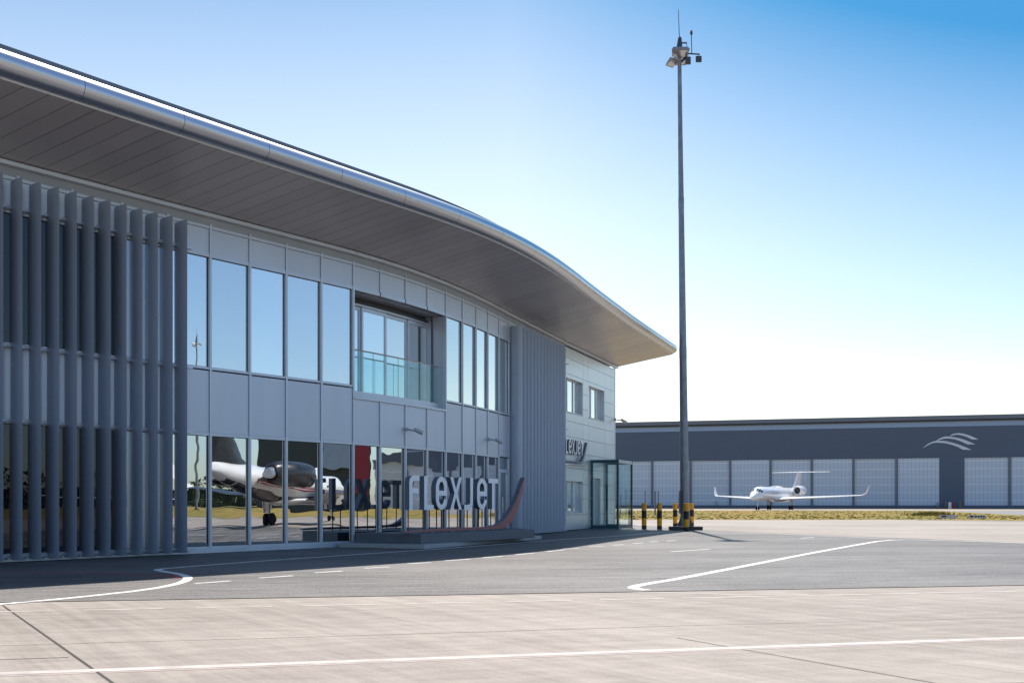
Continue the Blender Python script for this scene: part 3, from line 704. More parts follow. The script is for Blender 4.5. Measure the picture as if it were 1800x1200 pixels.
# small sign on the metal wall
ws = thing('wall_sign', 'small white lettering with dark upswept ribbon mounted high on the metal wall by the porch', 'sign', (2.6, 44.9, 2.9))
def wfr(off): return lambda u, v, d: (W0[0]+TW[0]*u+NW[0]*(off+d), W0[1]+TW[1]*u+NW[1]*(off+d), v)
for ch, s0, s1 in [('F', -.80, -.48), ('L', -.35, -.04), ('e', .06, .44), ('X', .52, .91), ('J', .99, 1.28), ('e', 1.37, 1.75), ('T', 1.82, 2.18)]:
    side = MB(); face = MB()
    for p in glyph(ch, s1-s0, .64, .10):
        side.poly([(u+s0, v+3.39) for u, v in p], .10, wfr(.16)); face.poly([(u+s0, v+3.39) for u, v in p], .004, wfr(.1665))
    o = side.build('letter', 'letter_side', ws); face.build('letter_face', 'letter_face', o)
b = MB(); b.poly([(-.6, 3.02), (1.4, 3.02)]+smooth([(1.8, 3.0), (2.12, 3.16), (2.45, 3.52), (2.75, 4.0)], 4)+smooth([(2.62, 4.02), (2.35, 3.62), (2.05, 3.30), (1.7, 3.10)], 4)+[(-.6, 3.08)], .12, wfr(.2)); b.build('ribbon', 'letter_side', ws)
b = MB(); wbox(b, -.3, 2.9, 2.93, 2.96, .003, .15); b.build('sign_ledge', 'frame', ws)

# ------------------------------------------------------------ glass porch
gp = thing('glass_porch', 'tall glass and teal steel porch around the entrance door', 'porch', (4.4, 47.9, 0))
N_ = (5.0, 46.85); ZT = 3.28; DW = 1.36; LW = 2.65
def pf(u, v): return (N_[0]-NW[0]*u+TW[0]*v, N_[1]-NW[1]*u+TW[1]*v)     # u towards the wall, v along the wall
def pbox(b, u0, u1, v0, v1, z0, z1):
    q = [pf(u0, v0), pf(u1, v0), pf(u1, v1), pf(u0, v1)]; b.hexa([(p[0], p[1], z0) for p in q]+[(p[0], p[1], z1) for p in q]); return b
for (u, v) in ((0, 0), (DW-.1, 0), (0, LW-.1), (DW-.1, LW-.1)): pbox(MB(), u, u+.10, v, v+.10, 0.0, ZT-.16).build('post', 'porch_metal', gp, bevel=.004)
pbox(MB(), .1, DW-.1, .01, .09, .02, .18).build('bottom_rail', 'porch_metal', gp); pbox(MB(), .1, DW-.1, LW-.09, LW-.01, .02, .18).build('bottom_rail', 'porch_metal', gp)
pbox(MB(), .01, .09, .1, LW-.1, .02, .18).build('bottom_rail', 'porch_metal', gp)
for v in (0, LW-.1): pbox(MB(), 0, DW, v, v+.10, ZT-.158, ZT-.02).build('top_rail', 'porch_metal', gp)
pbox(MB(), 0, .1, .101, LW-.101, ZT-.158, ZT-.02).build('top_rail', 'porch_light', gp)
pbox(MB(), -.03, DW, -.03, LW+.03, ZT-.018, ZT+.02).build('porch_roof', 'glass_clear', gp)
for v in (.03, LW-.05): pbox(MB(), .1, DW-.1, v, v+.015, .18, ZT-.158).build('glass_panel', 'glass_clear', gp)
pbox(MB(), .03, .045, .1, LW-.1, .18, ZT-.158).build('glass_panel', 'glass_clear', gp)
for z in (.5, 1.45, 2.5):
    for u in (.05, DW-.05):
        q = pf(u, -.002); b = MB(); b.tube([(q[0], q[1], z), (q[0]-TW[0]*.02, q[1]-TW[1]*.02, z)], .025, 8); b.build('fixing', 'steel', gp)

# ------------------------------------------------------------ security cameras
def cctv(P, n, t, z, label, k=1.):
    c = thing('security_camera', label, 'camera', (P[0], P[1], z), 0, 'security cameras on the building')
    n = Vector((n[0], n[1], 0)); t = Vector((t[0], t[1], 0)); o_ = Vector((P[0], P[1], z))
    b = MB(); b.tube([o_, o_+n*.03*k], .055*k, 14); b.tube([o_+n*.03*k, o_+n*.11*k-Vector((0, 0, .01)), o_+n*.18*k+t*.03*k-Vector((0, 0, .035*k)), o_+n*.2*k+t*.10*k-Vector((0, 0, .01*k))], .022*k, 8); b.build('arm', 'cctv', c, smooth=True)
    d = (t*.8+n*.5-Vector((0, 0, .35))).normalized(); s_ = o_+n*.2*k+t*.06*k
    b = MB(); b.tube([s_, s_+d*.03*k, s_+d*.2*k, s_+d*.25*k], [.035*k, .05*k, .055*k, .055*k], 14); b.build('body', 'cctv', c, smooth=True)
    b = MB(); b.tube([s_+d*.2501*k, s_+d*.256*k], .042*k, 14); b.build('lens', 'post', c)
P, t, n, l = seg(I0+6); A = (P[0]+t[0]*.0, P[1]+t[1]*.0)
cctv((A[0]+n[0]*.05, A[1]+n[1]*.05), n, t, 3.42, 'grey bullet security camera fixed to the panel below the balcony', 1.15)
P, t, n, l = seg(I0+11)
cctv((P[0]+n[0]*.05, P[1]+n[1]*.05), n, t, 3.45, 'grey bullet security camera fixed between balcony and the right fins', 1.15)
cctv((CORN[0]-TW[0]*.1, CORN[1]-TW[1]*.1), NW, TW, 5.52-.0, 'pale bullet security camera at the far corner above the porch', 1.5)

# ------------------------------------------------------------ lighting mast
ms = thing('lighting_mast', 'very tall galvanised mast with floodlights and lightning rod rising into the sky', 'mast', (8.1, 46.7, 0))
def MX(z): return 8.1-.012*z
b = MB(); b.tube([(MX(z), 46.7, z) for z in (.12, .5, 3, 8, 14, 19, 22.4)], [.225, .22, .205, .17, .135, .105, .09], 16); b.build('pole', 'galv', ms, smooth=True)
for z, r_ in ((8.0, .176), (15.0, .136)):
    b = MB(); b.tube([(MX(z), 46.7, z-.02), (MX(z+.5), 46.7, z+.5)], r_, 16); b.build('pole_sleeve', 'galv', ms, smooth=True)
b = MB(); b.tube([(8.1, 46.7, .05), (8.1, 46.7, .12)], .34, 8); b.box(7.74, 8.46, 46.66, 46.74, .12, .30); b.build('base_flange', 'mast_dark', ms)
for xa, xb in ((7.72, 7.9), (8.48, 8.3)):
    b = MB(); b.add([(xa, 46.68, .12), (xa, 46.72, .12), (xb, 46.72, .62), (xb, 46.68, .62), (xb, 46.68, .12), (xb, 46.72, .12)], [(0, 1, 2, 3), (0, 3, 4), (1, 5, 2), (0, 4, 5, 1), (2, 5, 4, 3)]); b.build('gusset', 'mast_dark', ms)
b = MB(); b.box(7.80, 7.90, 46.5, 46.75, .75, 1.8); b.tube([(7.89, 46.6, 1.8), (7.9, 46.6, 5)], .012, 6); b.build('cable_box', 'mast_dark', ms)
b = MB(); b.box(8.02, 8.2, 46.46, 46.5, .8, 1.7); b.build('hatch', 'galv', ms)
X = MX(22.2)
b = MB(); b.tube([(X, 46.7, 22.38), (X, 46.7, 22.45), (X+.02, 46.7, 22.95), (X+.02, 46.7, 23.0)], [.18, .15, .085, .05], 12); b.build('head_cap', 'mast_dark', ms, smooth=True)
b = MB(); b.tube([(X, 46.7, 23.0), (X-.05, 46.7, 24.3)], [.02, .012], 6); b.build('lightning_rod', 'mast_dark', ms)
b = MB(); b.box(X-.28, X+.16, 46.6, 46.8, 22.33, 22.37); b.box(X+.1, X+.35, 46.68, 46.72, 22.7, 22.76); b.tube([(X+.34, 46.7, 22.73), (X+.36, 46.7, 22.45)], .012, 6); b.tube([(X+.1, 46.7, 22.25), (X+.95, 46.7, 22.2)], .035, 8)
b.tube([(X, 46.7, 21.8), (X-.3, 46.6, 21.92)], .025, 6); b.tube([(X, 46.7, 21.8), (X+.35, 46.6, 22.1)], .03, 6); b.tube([(X+.0, 46.7, 21.75), (X+.2, 46.65, 21.9), (X+.3, 46.65, 22.0)], .03, 6); b.build('bracket', 'mast_dark', ms)
b = MB(); b.tube([(X+.58, 46.7, 22.22), (X+.56, 46.7, 23.12)], .02, 8); b.build('beacon_rod', 'mast_dark', ms)
b = MB(); b.tube([(X+.56, 46.7, 23.12), (X+.56, 46.7, 23.2), (X+.56, 46.7, 23.22)], [.05, .065, .05], 10); b.build('beacon_base', 'post', ms)
b = MB(); b.tube([(X+.56, 46.7, 23.22), (X+.56, 46.7, 23.28), (X+.56, 46.7, 23.33)], [.055, .055, .02], 10); b.build('beacon_light', 'red_lamp', ms, smooth=True)
def flood(x, y, z, w_, dpt, h_, tilt, yaw):
    b = MB(); b.loft([[(-w_/2, -dpt/2, -h_/2), (w_/2, -dpt/2, -h_/2), (w_/2*.8, dpt/2, -h_/2), (-w_/2*.8, dpt/2, -h_/2)], [(-w_/2*.8, -dpt/2*.9, h_/2), (w_/2*.8, -dpt/2*.9, h_/2), (w_/2*.55, dpt/2*.8, h_/2), (-w_/2*.55, dpt/2*.8, h_/2)]])
    m4 = Matrix.Translation((x, y, z)) @ Matrix.Rotation(yaw, 4, 'Z') @ Matrix.Rotation(tilt, 4, 'X'); b.v = [tuple(m4 @ Vector(v)) for v in b.v]; o = b.build('floodlight', 'lamp_body', ms)
    g = MB(); g.box(-w_*.38, w_*.38, -dpt*.38, dpt*.38, -h_/2-.012, -h_/2-.004); g.v = [tuple(m4 @ Vector(v)) for v in g.v]; g.build('lens', 'steel', o)
flood(X-.03, 46.35, 22.17, .84, .48, .16, R(-18), R(0)); flood(X-.40, 46.5, 21.74, .55, .42, .16, R(-22), R(35)); flood(X+.05, 47.1, 22.12, .7, .5, .18, R(22), R(180))
b = MB(); b.box(X+.76, X+1.03, 46.62, 46.7, 21.82, 22.09); b.tube([(X+.9, 46.66, 22.08), (X+.9, 46.66, 22.2)], .015, 6); b.build('antenna_panel', 'mast_dark', ms)
b = MB(); b.box(X+.28, X+.5, 46.5, 46.62, 21.68, 22.0); b.tube([(X+.38, 46.56, 22.0), (X+.38, 46.56, 22.2)], .015, 6); b.build('junction_box', 'mast_dark', ms)
m2 = copy_tree(ms); m2['label'] = 'distant lighting mast seen only as a small mirror image in the upper left window'; m2.location = (104, 13.4, 0)
# concrete ballast blocks round the foot
cb = thing('concrete_footing', 'low dark concrete footing blocks beneath the tall mast', 'footing', (8.0, 45.2, 0))
MB().box(7.15, 8.0, 45.05, 45.6, 0, .16).build('block', 'concrete_block', cb, bevel=.01); MB().box(8.02, 8.62, 45.05, 45.6, 0, .16).build('block', 'concrete_block', cb, bevel=.01)
MB().box(7.5, 8.7, 46.2, 47.2, 0, .055).build('block', 'concrete_block', cb, bevel=.01)

# ------------------------------------------------------------ bollards
def bollard(r_=.115, h_=1.215, seg=20):
    root = thing('bollard', '', 'bollard', (0, 0, 0), 0, 'yellow and black striped bollards by the mast')
    for z0, z1, m in ((0, .18, 'black'), (.18, .52, 'yellow'), (.52, .87, 'black'), (.87, h_, 'yellow')):
        top = z1 == h_
        b = MB(); b.tube([(0, 0, z0), (0, 0, z1-(.012 if top else 0)), (0, 0, z1)], [r_, r_, r_-.01 if top else r_], seg); b.build('band', m, root, smooth=True)
    return root
proto = bollard(); BL = [((6.63, 56.0), 'striped bollard nearest the glass porch, seen through its glass'), ((6.17, 46.6), 'striped bollard standing alone just right of the glass porch'), ((6.80, 46.0), 'striped bollard in the open between porch and mast, closer to the mast'),
    ((8.42, 51.5), 'striped bollard close behind the left side of the tall mast'), ((7.58, 43.4), 'striped bollard in front of the mast foot'), ((9.53, 52.9), 'striped bollard just behind the right side of the mast')]
for k, ((x, y), lb) in enumerate(BL):
    o = proto if k == 0 else copy_tree(proto); o.location = (x, y, 0); o['label'] = lb

# ------------------------------------------------------------ mesh fence behind the bollards
fn = thing('wire_fence', 'thin wire mesh fence on grey posts behind the striped bollards', 'fence', (13, 103, 0))
for x_, top in ((1091, 868), (1100.5, 860), (1134, 861), (1151, 864), (1157, 863)):
    X_ = (x_-900)/1754*103; b = MB(); zt = 1.2+(884.5-top)/1754*103; b.box(X_-.05, X_+.05, 102.95, 103.05, 0, zt); b.build('post', 'door_col', fn)
b = MB()
for z in (.1, .5, .9, 1.3, 1.7, 2.1, 2.45): b.box(11.0, 15.1, 102.995, 103.005, z, z+.012)
for k in range(28): b.box(11.0+k*.15, 11.006+k*.15, 102.996, 103.004, .1, 2.45)
b.build('wire_panel', 'door_col', fn)
MB().box(14.72, 14.86, 103.06, 103.12, .1, 2.5).build('cabinet', 'door_col', fn)

# ------------------------------------------------------------ hangar
def hangar(name, label, loc, rz, s0, s1, bays, gaps):
    h = thing(name, label, 'hangar')
    def hb(n_, m, *boxes, parent=h):
        b = MB()
        for q in boxes: b.box(*q)
        return b.build(n_, m, parent)
    hb('wall', 'hangar_dark', (s0, s1, 0, 1, 11.95, 19.35))
    g0 = sorted(gaps); 
    for a, c in g0: hb('wall_pier', 'hangar_dark', (a, c, 0.003, 1, .0, 11.95))
    hb('clerestory', 'glazing', (s0, s1, .05, 1, 19.35, 20.55))
    hb('eaves', 'hangar_soffit', (s0, s1, -.6, 1, 20.55, 20.95))
    hb('fascia', 'hangar_fascia', (s0, s1, -.9, 1, 20.95, 21.9))
    hb('roof', 'hangar_fascia', (s0, s1, 1, 60, 19.0, 21.85))
    hb('side_wall', 'hangar_dark', (s0, s0+.5, 1, 60, 0, 19)); hb('side_wall', 'hangar_dark', (s1-.5, s1, 1, 60, 0, 19)); hb('back_wall', 'hangar_dark', (s0+.5, s1-.5, 59.5, 60, 0, 19))
    hb('base_strip', 'hangar_dark', (s0, s1, -.1, .0, -.0, .72))
    for a, c in bays:
        d = (len([q for q in bays if q[0] < a]) % 2)*.25+.12
        hb('hangar_door', 'hangar_door', (a, c, d, d+.2, .75, 11.95))
    ends = sorted([q for bb in bays for q in bb])
    for i in range(1, len(ends)-1, 2):
        a, c = ends[i], ends[i+1]
        if c-a < 2: hb('door_column', 'door_col', (a, c, -.05, .5, .0, 11.95))
    local(None, h, loc, rz); return h
cols = [8.92, 18.49, 28.29, 38.0, 47.77, 57.37, 67.17]
def bayset(cs, a0, a1): 
    e_ = [a0]+[x for c in cs for x in (c-.3, c+.3)]+[a1]; return [(e_[i], e_[i+1]) for i in range(0, len(e_), 2)]
bays = bayset([-.9]+cols, -10, 76.63)+bayset([91.86, 101.6, 111.4, 121, 130.8, 140.4, 150.2], 82.1, 160)+bayset([175, 185, 195, 205, 215, 224, 234], 165.5, 243)+bayset([260, 270, 280, 290, 300, 310, 320, 332], 250, 343)
hg = hangar('aircraft_hangar', 'huge dark grey aircraft hangar with pale sliding doors filling the background', (27, 255.7, 0), math.atan2(-.26, .965), -10.5, 350, bays, [(76.63, 82.1), (160, 165.5), (-10.5, -10), (243, 250), (343, 350)])
b = MB(); b.box(81.3, 81.9, -.25, .0, 0, 11.9); b.build('door_guide', 'door_col', hg)
b = MB(); b.box(79.6, 80.7, -.06, .0, .72, 2.9); b.build('personnel_door', 'hangar_soffit', hg); b = MB(); b.box(78.0, 78.1, -.3, -.2, .0, 3.0); b.box(80.9, 81., -.3, -.2, 0, 3.); b.box(78.0, 81, -.3, -.2, 2.9, 3.0); b.build('door_guard', 'door_col', hg)
for s_ in (37.4, 80.9):
    b = MB(); b.box(s_-.9, s_+.9, -1.5, -1.1, 20.4, 20.5); b.box(s_-.8, s_-.3, -1.6, -1.0, 20.1, 20.4); b.box(s_+.3, s_+.8, -1.6, -1.0, 20.1, 20.4); b.box(s_-.05, s_+.05, -1.2, -.6, 20.5, 20.9); b.build('floodlight', 'lamp_body', hg)
# three curved stripes emblem on the hangar (parts of the sign)
em = thing('hangar_emblem', 'pale emblem of three swept curved stripes high on the dark hangar wall', 'sign')
def sw(pts_top, pts_bot):
    b = MB(); b.poly(smooth(pts_top, 5)+smooth(pts_bot, 5), .12, lambda u, v, d: (u, -.02-(.12+d), v)); b.build('stripe', 'white_sign', em)
def e(x, y):   # pixels of an enlarged image crop projected to metres on the hangar wall
    k = (1600+x/6.665-900)/1754; s_ = (k*255.7-27)/(.965+.26*k); Y = 255.7-.26*s_; return (s_, 1.2+(884.5-(740+y/6.665))*Y/1754)
sw([e(140, 320), e(200, 268), e(280, 234), e(370, 228), e(460, 243), e(560, 272), e(650, 306), e(718, 336)], [e(610, 333), e(550, 300), e(470, 273), e(390, 256), e(300, 252), e(250, 260), e(190, 290)])
sw([e(293, 234), e(340, 202), e(400, 180), e(460, 180), e(560, 196), e(660, 228), e(758, 271)], [e(668, 271), e(600, 240), e(520, 213), e(450, 203), e(390, 206), e(340, 218)])
sw([e(452, 177), e(490, 152), e(550, 140), e(620, 146), e(700, 170), e(798, 214)], [e(722, 214), e(660, 185), e(600, 166), e(545, 158), e(495, 166)])
em.location = (27, 255.7, 0); em.rotation_euler = (0, 0, math.atan2(-.26, .965))
# small bollards and a tank at the hangar foot
def hpt(s_, d): return (27+.965*s_-.26*d, 255.7-.26*s_-.965*d)
pb = None
for k, (s_, lb) in enumerate(((76.1, 'small striped bollard by the right edge of the last left hangar door'), (77.9, 'small striped bollard left of the white tank at the hangar'), (81.0, 'small striped bollard right of the white tank at the hangar'))):
    if pb is None:
        pb = thing('bollard', lb, 'bollard', (0, 0, 0), 0, 'small striped bollards at the hangar wall')
        for q in range(6): b = MB(); b.tube([(0, 0, q*.26), (0, 0, q*.26+.26)], .14, 10); b.build('band', 'black' if q % 2 == 0 else 'yellow', pb)
        o = pb
    else: o = copy_tree(pb)
    o['label'] = lb; p = hpt(s_, 1.0); o.location = (p[0], p[1], 0)
p = hpt(79.0, 1.2); tk = thing('storage_tank', 'white upright tank with red side standing at the hangar wall', 'tank', (p[0], p[1], 0))
b = MB(); b.tube([(p[0]-.25, p[1], 0), (p[0]-.25, p[1], 1.45), (p[0]-.25, p[1], 1.55)], [.38, .38, .2], 14); b.build('tank_body', 'jet_white', tk, smooth=True)
b = MB(); b.tube([(p[0]+.42, p[1]-.05, 0), (p[0]+.42, p[1]-.05, 1.4), (p[0]+.42, p[1]-.05, 1.5)], [.26, .26, .12], 14); b.build('red_cylinder', 'sign_red', tk, smooth=True)
p = hpt(24.9, 1.0); gt = thing('guard_rail', 'pair of short grey posts at the foot of the hangar door left of the jet', 'post', (p[0], p[1], 0))
for dx in (-.2, .25): b = MB(); b.box(p[0]+dx-.06, p[0]+dx+.06, p[1]-.06, p[1]+.06, 0, 1.9); b.build('post', 'door_col', gt)
# guidance signs in the grass
for (x_, lb, dk) in ((1666, 'low grey airfield sign board in the grass, left one, dark at one end', [(-.42, -.1)]), (1718, 'low grey airfield sign board in the grass, right one, with dark characters', [(-.5, -.28), (-.18, -.06), (.02, .14), (.22, .34), (.40, .5)])):
    Y_ = 1.2*1754/(912-884.5); X_ = (x_-900)/1754*Y_
    s_ = thing('airfield_sign', lb, 'sign', (X_, Y_, 0), R(-23), 'airfield sign boards in the grass')
    b = MB(); b.box(-.62, .62, -.08, .08, .06, .32); 
    o = b.build('board', 'cctv', s_); o.location = (0, 0, 0)
    MB().box(-.5, -.45, -.03, .03, -.01, .06).build('foot', 'post', s_); MB().box(.45, .5, -.03, .03, -.01, .06).build('foot', 'post', s_)
    b = MB()
    for a, c in dk: b.box(a, c, -.086, -.082, .16, .28)
    b.build('characters', 'black', s_)
    for ch in [q for q in C.objects if q.parent == s_]:    # verts were taken relative to the root
        for v in ch.data.vertices: v.co += s_.location

# ------------------------------------------------------------ business jets
def jet(name, label, body='jet_white', fin='jet_white', group=None, span=15.2, stripe=False, text=None, nac='jet_white', tp=5.9):
    """nose towards +x, 30 m long, origin on the ground under the wing"""
    j = thing(name, label, 'jet', (0, 0, 0), 0, group)
    N = 28
    def ring(x, zc, rw, rh): return [(x, rw*math.cos(2*math.pi*k/N), zc+rh*math.sin(2*math.pi*k/N)) for k in range(N)]
    S = [(16.0, 2.15, .03, .03), (15.8, 2.2, .25, .22), (15.3, 2.32, .52, .46), (14.6, 2.5, .82, .72), (13.8, 2.72, 1.05, .98), (13.0, 2.92, 1.2, 1.18), (12.2, 3.0, 1.28, 1.28), (11, 3.02, 1.3, 1.3), (5, 3.02, 1.3, 1.3), (-2, 3.02, 1.3, 1.3), (-5, 3.08, 1.25, 1.25), (-8, 3.3, 1.05, 1.02), (-10.5, 3.6, .75, .72), (-12.5, 3.9, .4, .38), (-13.2, 4.0, .12, .12)]
    b = MB(); b.loft([ring(*s_) for s_ in S]); fu = b.build('fuselage', body, j, smooth=True)
    b = MB(); b.loft([[(x, y*1.012, z) for x, y, z in ring(*s_)] for s_ in [(4.5, 1.95, .2, .1), (3, 1.9, 1.0, .35), (-3, 1.9, 1.1, .4), (-5, 2.0, .2, .1)]]); b.build('belly_fairing', body, j, smooth=True)
    def shell(x0, x1, a0, a1, k=1.006, m='jet_glass', nm='windscreen', dz=0):
        b = MB(); rows = []
        def at(x):
            for p_, q_ in zip(S, S[1:]):
                if q_[0] <= x <= p_[0]:
                    u = (p_[0]-x)/(p_[0]-q_[0]); return [p_[i]+(q_[i]-p_[i])*u for i in (1, 2, 3)]
        for i in range(5):
            x = x0+(x1-x0)*i/4; zc, rw, rh = at(x); rows.append([(x, rw*k*math.cos(R(a0+(a1-a0)*q/5)), zc+rh*k*math.sin(R(a0+(a1-a0)*q/5))) for q in range(6)])
        for r_ in rows: b.v += r_
        for i in range(4):
            for q in range(5): b.f.append((i*6+q, i*6+q+1, (i+1)*6+q+1, (i+1)*6+q))
        return b.build(nm, m, fu, smooth=True, recalc=False)
    for a0, a1, x0, x1 in ((62, 88, 14.15, 13.25), (92, 118, 14.15, 13.25), (38, 59, 14.0, 13.1), (121, 142, 14.0, 13.1), (20, 36, 13.6, 12.75), (144, 160, 13.6, 12.75)): shell(x0, x1, a0, a1)
    for sd_ in (1, -1):
        for k in range(8):
            x = 8.6-k*1.45; cs = []
            b = MB(); pts_ = [(x+.23*math.cos(2*math.pi*q/12), sd_*math.sqrt(max(0, 1.3**2-(.35+.32*math.sin(2*math.pi*q/12))**2))*1.004, 3.02+.35+.32*math.sin(2*math.pi*q/12)) for q in range(12)]
            b.v = pts_; b.f = [tuple(range(12))]; b.build('cabin_window', 'jet_dark', fu, recalc=False)
    def foil(root_, tip, cr, ct, tr_, tt):   # root (x,y,z) leading edge
        out = []
        for (p, c, t_) in ((root_, cr, tr_), (tip, ct, tt)):
            pr = [(0, 0), (.08, .5), (.3, .9), (.6, .7), (1, 0), (.6, -.3), (.3, -.45), (.08, -.3)]
            out.append([(p[0]-u*c, p[1], p[2]+v*t_) for u, v in pr])
        return out
    for sd_ in (1, -1):
        tx = 5.6-(span-.6)*.62
        b = MB(); r0 = foil((5.6, .6*sd_, 1.95), (tx, span*sd_*.955, 2.75), 7.2, 1.9, .5, .13); b.loft(r0); wg = b.build('wing', fin, j, smooth=True)
        b = MB(); r1 = foil((tx, span*sd_*.955, 2.75), (tx-.8, span*sd_*.985, 3.1), 1.9, 1.5, .13, .1); r2 = foil((tx-.8, span*sd_*.985, 3.1), (tx-2.1, span*sd_*1.0+.25*sd_, 4.6), 1.5, .7, .05, .05)
        def vert(rg): return rg
        rr = [r1[0], r1[1]]
        top = [(tx-2.1-u*.7, span*sd_+.3*sd_+v*.08*sd_, 4.65) for u, v in [(0, 0), (.08, .5), (.3, .9), (.6, .7), (1, 0), (.6, -.3), (.3, -.45), (.08, -.3)]]
        mid = [(tx-.9-u*1.4, span*sd_*.99+v*.14*sd_, 3.2) for u, v in [(0, 0), (.08, .5), (.3, .9), (.6, .7), (1, 0), (.6, -.3), (.3, -.45), (.08, -.3)]]
        b.loft([r1[0], mid, top]); b.build('winglet', body, wg, smooth=True)
        # engine
        b = MB(); n_ = 20; cx0, cy0, cz0 = -6.2, sd_*2.15, 3.75
        def er(x, r_): return [(cx0+x, cy0+r_*math.cos(2*math.pi*q/n_), cz0+r_*math.sin(2*math.pi*q/n_)) for q in range(n_)]
        b.loft([er(1.9, .62), er(2.3, .72), er(2.35, .8), er(2.1, .9), (er(1.2, .98)), er(-.6, .95), er(-2.2, .68), er(-2.4, .5)], cap=False); en = b.build('engine', nac, j, smooth=True)
        b = MB(); b.v = er(1.85, .66); b.f = [tuple(range(n_))]; b.build('intake_fan', 'jet_dark', en, recalc=False)
        b = MB(); b.tube([(cx0-1.8, cy0, cz0), (cx0-2.9, cy0, cz0)], [.5, .38], 16); b.build('exhaust', 'jet_metal', en, smooth=True)
        b = MB(); b.loft(foil((cx0+1.0, .8*sd_, 3.65), (cx0+.8, 1.4*sd_, 3.72), 2.4, 2.0, .3, .3)); b.build('engine_pylon', body, en)
        # tailplane half
        b = MB(); b.loft(foil((-11.3, .0, 7.55), (-11.3-2*tp/5.9, tp*sd_, 7.6), 2.6, 1.1, .16, .08)); b.build('tailplane', fin, j, smooth=True)
        # main gear
        g = MB(); g.tube([(-.2, 2.1*sd_, 2.0), (-.2, 2.15*sd_, .45)], .10, 8); g.tube([(-.2, 1.85*sd_, .45), (-.2, 2.45*sd_, .45)], .06, 8); g.box(-.7, .5, 2.4*sd_-.02, 2.4*sd_+.02, .95, 1.9); lg = g.build('landing_gear', 'jet_metal', j)
        for dy in (-.24, .24):
            g = MB(); y = 2.15*sd_+dy; g.tube([(-.2, y-.13, .45), (-.2, y-.1, .45), (-.2, y+.1, .45), (-.2, y+.13, .45)], [.36, .45, .45, .36], 20); g.build('wheel', 'tyre', lg, smooth=True)
    pr = [(0, 0), (.08, .5), (.3, .9), (.6, .7), (1, 0), (.6, -.7), (.3, -.9), (.08, -.5)]
    b = MB(); b.loft([[(-6.8-u*6.4, v*.28, 3.9) for u, v in pr], [(-8.6-u*4.6, v*.26, 4.8) for u, v in pr], [(-11.1-u*2.9, v*.18, 7.5) for u, v in pr], [(-11.3-u*2.6, v*.22, 7.75) for u, v in pr]]); b.build('tail_fin', fin, j, smooth=True)
    g = MB(); g.tube([(12.6, 0, 2.0), (12.7, 0, .35)], .08, 8); g.tube([(12.7, -.3, .33), (12.7, .3, .33)], .05, 8); g.box(12.2, 12.9, -.45, -.42, 1.2, 1.8); g.box(12.2, 12.9, .42, .45, 1.2, 1.8); lg = g.build('nose_gear', 'jet_metal', j)
    for y in (-.22, .22): g = MB(); g.tube([(12.7, y-.1, .33), (12.7, y-.07, .33), (12.7, y+.07, .33), (12.7, y+.1, .33)], [.26, .33, .33, .26], 16); g.build('wheel', 'tyre', lg, smooth=True)
    g = MB(); g.tube([(7, 0, 4.25), (3.5, 0, 4.25), (1.5, 0, 4.2)], [.05, .32, .05], 12); g.tube([(10.5, 0, 4.3), (10.4, 0, 4.62)], .03, 6); g.build('antenna_fairing', body, fu, smooth=True)
    if stripe:
        for sd_ in (1, -1):
            for (a0, a1, m) in ((-22, -17, 'jet_red'), (-14, -11, 'jet_dark'), (-30, -26, 'jet_red')):
                shell_pts = []
                A0, A1 = (a0, a1) if sd_ == 1 else (180-a0, 180-a1)
                b = MB(); rows = []
                for i in range(24):
                    x = 13.5-i*.95
                    for p_, q_ in zip(S, S[1:]):
                        if q_[0] <= x <= p_[0]: u = (p_[0]-x)/(p_[0]-q_[0]); zc, rw, rh = [p_[k]+(q_[k]-p_[k])*u for k in (1, 2, 3)]; break
                    rise = i*.6*(1 if sd_ == 1 else -1)
                    rows.append([(x, rw*1.008*math.cos(R(A+rise)), zc+rh*1.008*math.sin(R(A+rise))) for A in (A0, A1)])
                for r_ in rows: b.v += r_
                for i in range(23): b.f.append((2*i, 2*i+1, 2*i+3, 2*i+2))
                b.build('stripe', m, fu, recalc=False)
        b = MB(); rows = []
        for i in range(50):
            x = 12.8-i*.5
            for p_, q_ in zip(S, S[1:]):
                if q_[0] <= x <= p_[0]: u = (p_[0]-x)/(p_[0]-q_[0]); zc, rw, rh = [p_[k]+(q_[k]-p_[k])*u for k in (1, 2, 3)]; break
            rows.append([(x, rw*1.007*math.cos(R(A)), zc+rh*1.007*math.sin(R(A))) for A in range(212+int(i*.1), 330, 9)])
        m_ = min(len(q) for q in rows); rows = [q[:m_] for q in rows]
        for r_ in rows: b.v += r_
        for i in range(49):
            for q in range(m_-1): b.f.append((i*m_+q, i*m_+q+1, (i+1)*m_+q+1, (i+1)*m_+q))
        b.build('belly_paint', 'jet_dark', fu, smooth=True, recalc=False)
    if text:
        for sd_ in (1, -1):
            cu = bpy.data.curves.new('registration', 'FONT'); cu.body = text; cu.size = 1.0; cu.extrude = .01; cu.align_x = 'CENTER'
            to = bpy.data.objects.new('tmp', cu); C.objects.link(to); bpy.context.view_layer.update()
            me = bpy.data.meshes.new_from_object(to.evaluated_get(bpy.context.evaluated_depsgraph_get())); bpy.data.objects.remove(to)
            for v in me.vertices:
                x, y, z = v.co; zz = 3.15+y; v.co = (-5.4-x*sd_, sd_*(1.19*math.sqrt(max(0, 1-((zz-3.1)/1.22)**2))+.03+z), zz)
            me.materials.clear(); me.materials.append(M['jet_dark']); o = bpy.data.objects.new('registration', me); C.objects.link(o); o.parent = fu
    return j
jt = jet('business_jet', 'white twin engine business jet facing the camera before the hangar doors')
j2 = copy_tree(jt); j2['label'] = 'distant white jet parked near trees, seen only as a mirror image in the left windows'
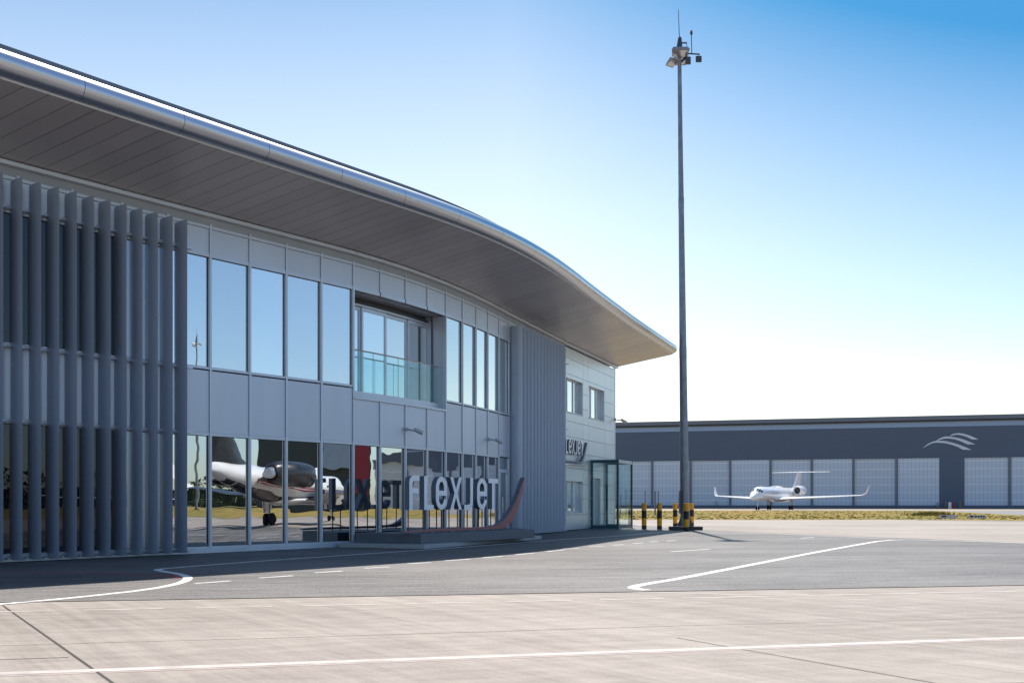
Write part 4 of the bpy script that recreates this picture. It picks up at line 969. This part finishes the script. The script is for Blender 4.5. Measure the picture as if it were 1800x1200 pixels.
jt.location = (51.9, 193.5, 0); jt.rotation_euler = (0, 0, math.atan2(-.839, -.545))
j2.location = (165, -6, 0); j2.rotation_euler = (0, 0, R(150))
j3 = jet('business_jet', 'white jet with black tail and red stripes, seen mirrored in the ground floor windows', fin='jet_dark', stripe=True, text='G-FHFX', span=9.3, tp=3.2, nac='jet_dark')
j3.scale = (.72, .72, .72); j3.location = (24.2, 26.5, 0); j3.rotation_euler = (0, 0, math.atan2(4.45, 9.6))

# ------------------------------------------------------------ what the glass mirrors on the right: dark building with red hoarding, trees
db = thing('office_building', 'dark building with a crimson hoarding, seen only mirrored in the middle ground floor windows', 'building', (150, 40, 0), R(0))
MB().box(150, 200, 20, 62, 0, 13.5).build('wall', 'dark_building', db); MB().box(149, 149.9, 47, 61.5, 3, 13.2).build('hoarding', 'red_wall', db)
MB().box(149, 149.9, 38, 43, 7.5, 12.5).build('window', 'glazing', db)
sh = thing('service_hangar', 'pale walled hangar with dark upper band, seen only mirrored behind the sign letters', 'hangar', (165, 90, 0))
MB().box(165.2, 210, 76, 140, 0, 9.4).build('lower_wall', 'hangar_door', sh); MB().box(164.6, 210, 75.5, 141, 9.4, 12).build('upper_wall', 'hangar_dark', sh)
for k in range(7): MB().box(164.7, 165.19, 77+k*9, 77.5+k*9, 0, 9.39).build('door_column', 'door_col', sh)
b = MB()
for i in range(9000):
    y = random.uniform(-260, 22); x = 240+random.gauss(0, 7)+12*math.sin(y*.02); top = 6+2.2*math.sin(y*.11)+1.5*math.sin(y*.31+1)+1.0*math.sin(y*.7); z = random.uniform(.2, top); s_ = random.uniform(.25, .7)
    v = [Vector((random.gauss(0, 1), random.gauss(0, 1), random.gauss(0, 1)))*s_ for _ in range(3)]; b.add([(x+q.x, y+q.y, z+q.z) for q in v], [(0, 1, 2)])
b.box(244, 250, -260, 22, 0, 5)
o = b.build('far_woodland', 'leaf', recalc=False); o['kind'] = 'stuff'; tag(o, 'dark distant wood seen as a low mirrored band in the left windows', 'trees')
